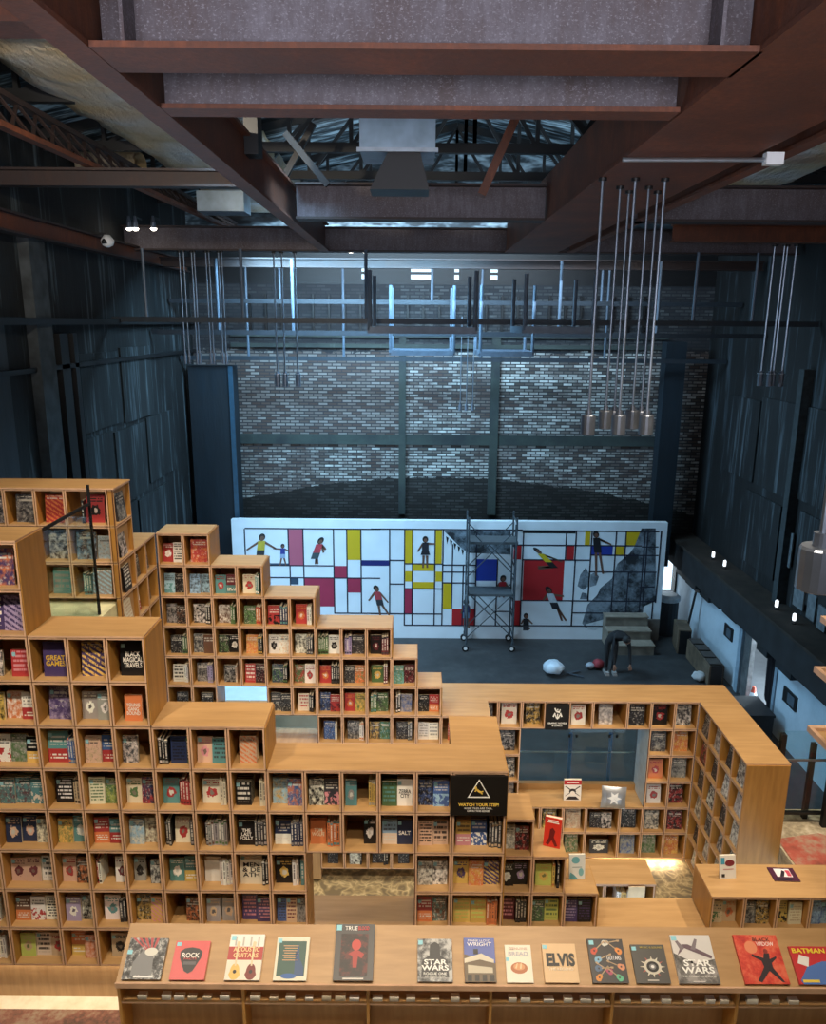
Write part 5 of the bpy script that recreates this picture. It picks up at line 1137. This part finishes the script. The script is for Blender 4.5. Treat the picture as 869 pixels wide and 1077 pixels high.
# ------------------------------------------------------------------ scaffold tower
def scaffold():
    t = thing('scaffold_tower', 'wheeled scaffold tower with two platforms in front of the mural', 'scaffold')
    xa, xb, ya, yb = 1.36, 2.52, 18.22, 18.92; r = .022; zb = ZS+.16; zt = ZS+3.35; H = 1.62
    st = flat('scaffold_tube', '#4c555d', .4, .5)
    for x, nm in ((xa, 'end_frame'), (xb, 'end_frame')):
        m = MB()
        for y in (ya, yb): m.tube((x, y, zb), (x, y, zt+.12), r)
        for z in (zb+.25, zb+H*.5, zb+H, zb+H+.4, zb+H+.85, zb+H*2-.06, zb+.7, zb+1.1): m.tube((x, ya, z), (x, yb, z), r*.8)
        m.build(nm, st, t)
    for (y, s) in ((ya, 1), (ya, -1), (yb, 1), (yb, -1)):
        m = MB()
        for lv in (0, 1):
            z0, z1 = zb+.2+lv*H, zb+1.4+lv*H
            a, b = ((xa, y, z0), (xb, y, z1)) if s > 0 else ((xa, y, z1), (xb, y, z0)); m.tube(a, b, r*.6)
        m.build('cross_brace', st, t)
    plat = flat('platform_deck', '#4c5156', .7)
    MB().box(xa+.03, xb-.03, ya+.05, yb-.05, zb+1.28, zb+1.34).build('platform', plat, t); MB().box(xa+.02, xb+.05, ya+.05, yb-.05, zb+2.62, zb+2.68).build('platform', plat, t)
    for x in (xa, xb):
        for y in (ya, yb):
            c = MB().tube((x, y, zb-.02), (x, y, zb+.1), .03).tube((x-.05, y-.02, zb-.02), (x+.03, y-.02, zb+.0), .02).build('caster', st, t)
            MB().tube((x-.02, y-.03, ZS+.085), (x-.02, y+.03, ZS+.085), .085, n=14).build('wheel', M['black'], c); MB().tube((x-.02, y-.034, ZS+.085), (x-.02, y+.034, ZS+.085), .045, n=12).build('hub', M['white'], c)
scaffold()
# ------------------------------------------------------------------ things on the stage
t = thing('wooden_steps', 'worn three-step wooden stair in front of the mural right end', 'steps', None, (0, 0, 0)); gm = flat('grey_worn_wood', '#6f675c', .75, 0, .3, 4)
for i, (y0, y1, z) in enumerate(((18.05, 18.4, .24), (18.4, 18.72, .48), (18.72, 19.0, .74))): MB().box(4.95+(.1 if i == 0 else 0), 6.02, y0, y1, ZS, ZS+z).build('step', gm, t); MB().box(4.93, 6.04, y0-.02, y1, ZS+z, ZS+z+.03).build('tread', flat('worn_tread', '#8a8174', .7, 0, .2, 5), t)
o = MB().box(0, .5, 0, .22, 0, .12).build('rag', M['white']); 
bpy.data.objects.remove(o)
def lump(name, c, r, mt, label, cat, seed, sq=(1, 1, .7)):
    random.seed(seed); m = MB(); n, k = 14, 8
    for i in range(k+1):
        ph = math.pi*i/k
        for j in range(n):
            a = 2*math.pi*j/n; w = 1+random.uniform(-.13, .13); m.v.append((r*sq[0]*w*math.sin(ph)*math.cos(a), r*sq[1]*w*math.sin(ph)*math.sin(a), r*sq[2]*(1-math.cos(ph)*w*.98)))
    for i in range(k):
        for j in range(n): q = (j+1) % n; m.f.append((i*n+j, i*n+q, (i+1)*n+q, (i+1)*n+j)); m.m.append(0)
    zmin = min(v[2] for v in m.v); m.v = [(x, y, z-zmin) for x, y, z in m.v]
    o = m.build(name, mt, smooth=True); o.location = c; return tag(o, label, cat)
p = atZ(582, 709, ZS); o = lump('plastic_bag', (p.x, p.y, ZS), .24, flat('pale_plastic_bag', '#b8c6d2', .35, 0, .15, 6), 'pale crumpled plastic bag lying on the stage floor', 'bag', 3)
for i, (dx, dy, l, a) in enumerate(((.42, -.02, .5, .4), (.52, .12, .35, -.5))):
    m = MB().obar((-l/2, 0, .02), (l/2, 0, .02), .05, .03); b = m.build('stick', flat('dark_stick', '#39424c', .6)); b.location = (p.x+dx, p.y-dy, ZS+.005); b.rotation_euler = (0, 0, a); tag(b, ('longer' if i == 0 else 'shorter')+' dark stick lying right of the plastic bag', 'stick')
p = atZ(629, 703, ZS)
for i, (dx, dy, r, c, lb) in enumerate(((0, 0, .14, '#8c3038', 'red cloth bundle on the stage left of the bending person'), (-.2, -.03, .1, '#9aa2ac', 'pale rag on the stage left of the red cloth bundle'))): lump('cloth_bundle', (p.x+dx, p.y+dy, ZS), r, flat('cloth%d' % i, c, .8, 0, .3, 9), lb, 'cloth', 8+i, (1, 1, .8))
p = atZ(735, 716, ZS); lump('sack', (p.x, p.y, ZS), .16, flat('pale_sack', '#b4b9bc', .7), 'small pale sack beside the old bench on the right', 'sack', 21, (1, .8, .7))
bw = flat('old_bench_wood', '#5c4f40', .75, 0, .35, 4)
def bench(u0, v0, u1, v1, h, w, label, slat):
    a, b = atZ(u0, v0, ZS), atZ(u1, v1, ZS); a.x -= .25; b.x -= .25; d = (b-a).normalized(); s = Vector((-d.y, d.x, 0)); s = s if s.x > 0 else -s
    t = thing('bench', label, 'bench', None, tuple(a)); L_ = (b-a).length
    def bx(nm, l0, l1, s0, s1, z0, z1, mt):
        m = MB(); q = [d*l+s*k for l, k in ((l0, s0), (l1, s0), (l1, s1), (l0, s1))]; m.hexa([(p_.x, p_.y, z0) for p_ in q]+[(p_.x, p_.y, z1) for p_ in q]); m.build(nm, mt, t)
    bx('front', 0, L_, 0, .04, .02, h, bw); bx('end', 0, .04, .04, w, 0, h, M['black']); bx('end', L_-.04, L_, .04, w, 0, h, M['black']); bx('back', 0, L_, w-.04, w, .02, h, bw)
    if slat:
        for i in range(4): bx('seat', L_*i/4+.06, L_*(i+1)/4-.02, 0.03, w-.03, h, h+.03, flat('bench_pads', '#3f3a36', .7))
    else: bx('seat', 0, L_, 0, w, h, h+.03, bw)
bench(722, 688, 717, 676, .62, .32, 'tall dark wooden box bench by the whitewashed wall, farther one', False)
bench(756, 722, 732, 692, .5, .34, 'long dark wooden bench by the whitewashed wall, nearer one', True)
t = thing('covered_drum', 'dark drum with a pale lid beside the mural right end', 'drum', None, (6.76, 19.5, ZS)); MB().lathe((0, 0, 0), [(.26, 0), (.28, .4), (.28, .95)], 18).build('drum', flat('dark_drum', '#2e3136', .7), t); MB().lathe((0, 0, .955), [(.31, 0), (.31, .1), (.22, .16)], 18).build('lid', flat('pale_lid', '#aab2b8', .6), t)
tag(MB().tube((6.98, 18.7, ZS+.02), (7.1, 18.5, ZS+1.55), .03).obar((7.1, 18.5, ZS+1.55), (7.1, 18.2, ZS+1.62), .07, .06).build('floor_squeegee', M['black']), 'dark long-handled tool leaning on the whitewashed wall', 'tool')
t = thing('traffic_cone', 'small orange traffic cone in the bright side doorway', 'cone', None, (7.40, 15.5, ZS)); MB().box(-.15, .15, -.15, .15, 0, .03).build('base', flat('cone_base', '#8a3a30', .6), t); MB().lathe((0, 0, .03), [(.11, 0), (.03, .4)], 14).build('cone', flat('cone_orange', '#c4513c', .5), t); MB().lathe((0, 0, .2), [(.079, 0), (.06, .1)], 14).build('band', M['white'], t)
a = atX(785, 735, 6.9); tag(MB().box(6.35, 7.1, 13.9, 14.7, ZS, ZS+.55).box(6.33, 7.12, 13.88, 14.72, ZS+.55, ZS+.6).build('storage_box', flat('black_box', '#15161a', .6)), 'black storage box below the side doorway', 'box')
# ------------------------------------------------------------------ bending person
def skin_body(name, verts, edges, radii, mt, parent=None, sub=2):
    me = bpy.data.meshes.new(name); me.from_pydata(verts, edges, []); o = bpy.data.objects.new(name, me); COL.objects.link(o); me.materials.append(mt)
    md = o.modifiers.new('skin', 'SKIN'); md.use_smooth_shade = True
    if not me.skin_vertices: me.skin_vertices.new()
    for i, r in enumerate(radii):
        sv = me.skin_vertices[0].data[i]; sv.radius = (r, r) if not isinstance(r, tuple) else r; sv.use_root = (i == 0)
    s = o.modifiers.new('sub', 'SUBSURF'); s.levels = sub; s.render_levels = sub
    if parent: o.parent = parent
    return o
p = atZ(644, 708, ZS)
PE = thing('person', 'person in dark clothes bending down to the stage floor', 'person', None, (p.x, p.y, ZS))
V = [(-.06, .06, .86), (0, .0, .95), (.06, -.12, 1.02), (.10, -.22, 1.03), (.13, -.30, 1.0),       # pelvis, waist, chest, shoulders, neck base
     (-.13, .06, .80), (-.15, .02, .46), (-.14, .08, .09), (-.15, -.07, .045),                   # left leg
     (.03, .06, .80), (.04, .02, .46), (.03, .08, .09), (.03, -.07, .045),                       # right leg
     (-.04, -.24, .99), (-.10, -.30, .72), (-.08, -.36, .47), (-.07, -.39, .39),                  # left arm
     (.24, -.24, .99), (.29, -.28, .72), (.30, -.34, .47), (.30, -.37, .39)]
Eg = [(0,1),(1,2),(2,3),(3,4),(0,5),(5,6),(6,7),(7,8),(0,9),(9,10),(10,11),(11,12),(3,13),(13,14),(14,15),(15,16),(3,17),(17,18),(18,19),(19,20)]
R = [.14,.125,.14,.13,.05,.095,.065,.045,.04,.095,.065,.045,.04,.06,.045,.033,.03,.06,.045,.033,.03]
skin_body('body', V, Eg, R, flat('dark_clothing', '#16171b', .85), PE)
sk = flat('skin_tone', '#8a6450', .6)
MB().lathe((0, 0, -.125), [(.02, 0), (.062, .02), (.078, .07), (.088, .14), (.08, .2), (.045, .24), (.01, .25)], 16).build('head', sk, PE, smooth=True)
hd = PE.children[-1]; hd.location = (.17, -.40, 1.0); hd.rotation_euler = (1.0, 0, -.3)
MB().lathe((0, .014, -.02), [(.075, 0), (.094, .05), (.092, .1), (.06, .145), (.01, .155)], 16).build('hair', flat('black_hair', '#0f0e10', .7), hd, smooth=True)
MB().hexa([(-.012, -.098, -.03), (.012, -.098, -.03), (.012, -.07, -.03), (-.012, -.07, -.03), (-.006, -.088, .03), (.006, -.088, .03), (.006, -.07, .03), (-.006, -.07, .03)]).build('nose', sk, hd)
for s in (-1, 1): MB().lathe((s*.03, -.078, .02), [(.004, -.006), (.009, 0), (.004, .006)], 8).build('eye', M['white'], hd); MB().lathe((s*.086, 0, -.02), [(.006, 0), (.014, .025), (.006, .05)], 8).build('ear', sk, hd)
MB().box(-.025, .025, -.078, -.07, -.066, -.058).build('mouth', flat('lips', '#7a4440', .6), hd)
for sx_ in (-.07, .30):
    y0 = -.39 if sx_ < 0 else -.37
    hv = [(sx_, y0, .40), (sx_, y0-.015, .335)]; he = [(0, 1)]; hr = [.028, .03]
    for q in range(4):
        k = len(hv); xx = sx_-.027+.018*q; ln = (.05, .06, .056, .044)[q]
        hv += [(xx, y0-.02, .30), (xx, y0-.03, .30-ln*.6), (xx, y0-.015, .30-ln)]; he += [(1, k), (k, k+1), (k+1, k+2)]; hr += [.010, .009, .008]
    k = len(hv); s = 1 if sx_ < 0 else -1; hv += [(sx_+s*.036, y0-.01, .335), (sx_+s*.05, y0-.02, .30)]; he += [(1, k), (k, k+1)]; hr += [.011, .009]
    skin_body('hand', hv, he, hr, sk, PE, 1)
for sx_ in (-.15, .03): MB().box(sx_-.05, sx_+.05, -.17, .12, 0, .03).box(sx_-.045, sx_+.045, -.15, .11, .03, .075).build('shoe', flat('pale_shoe', '#8c8a88', .7), PE)

# ------------------------------------------------------------------ right landing railing
t = thing('landing_railing', 'glass railing with black posts on the landing at the right edge', 'railing', None, (0, 7.40, -5.2))
MB().box(3.85, 7.1, -.006, .006, .12, 1.08).build('glass_pane', M['glass'], t)
MB().box(3.85, 7.1, -.03, -.01, .745, .765).build('rail', flat('grey_rail', '#767c80', .35, .6), t); MB().box(3.85, 7.1, -.02, .02, .10, .13).build('rail', M['black'], t)
for x in (4.42, 6.2): MB().box(x-.03, x+.03, -.10, -.04, 0, .95).obar((x, -.07, .95), (x-.16, -.07, 1.02), .06, .05).build('post', M['black'], t)
for x in (4.28,): MB().box(x-.025, x+.025, .05, .1, .0, .9).build('post', M['black'], t)
MB().box(3.88, 3.93, -.03, .03, .0, 1.05).build('post', M['black'], t)
# plywood ledges reaching in at the right edge
def ledge(u, v, label):
    p = atY(u, v, 5.2); t = thing('plywood_ledge', label, 'ledge', 'plywood ledges at the right edge', (p.x, 5.2, p.z))
    MB().box(0, 1.2, -.6, 0, -.02, 0, 0, {5: 1, 4: 1, 2: 1}).build('board', [M['wood_top'], M['edge']], t)
    MB().box(.0, 1.2, -.04, 0, 0, .025).build('rim', M['edge'], t); MB().box(0, .03, -.6, -.04, 0, .025).build('rim', M['edge'], t); return t
for u, v, lb in ((849, 766, 'lowest plywood ledge jutting in at the right edge'), (856, 704, 'middle plywood ledge jutting in at the right edge'), (863, 651, 'topmost plywood ledge jutting in at the right edge')): ledge(u, v, lb)
tag(MB().box(4.0, 4.12, 4.72, 5.1, -5.2, -1.8).build('ledge_post', M['black']), 'black post carrying the plywood ledges outside the right edge', 'post')
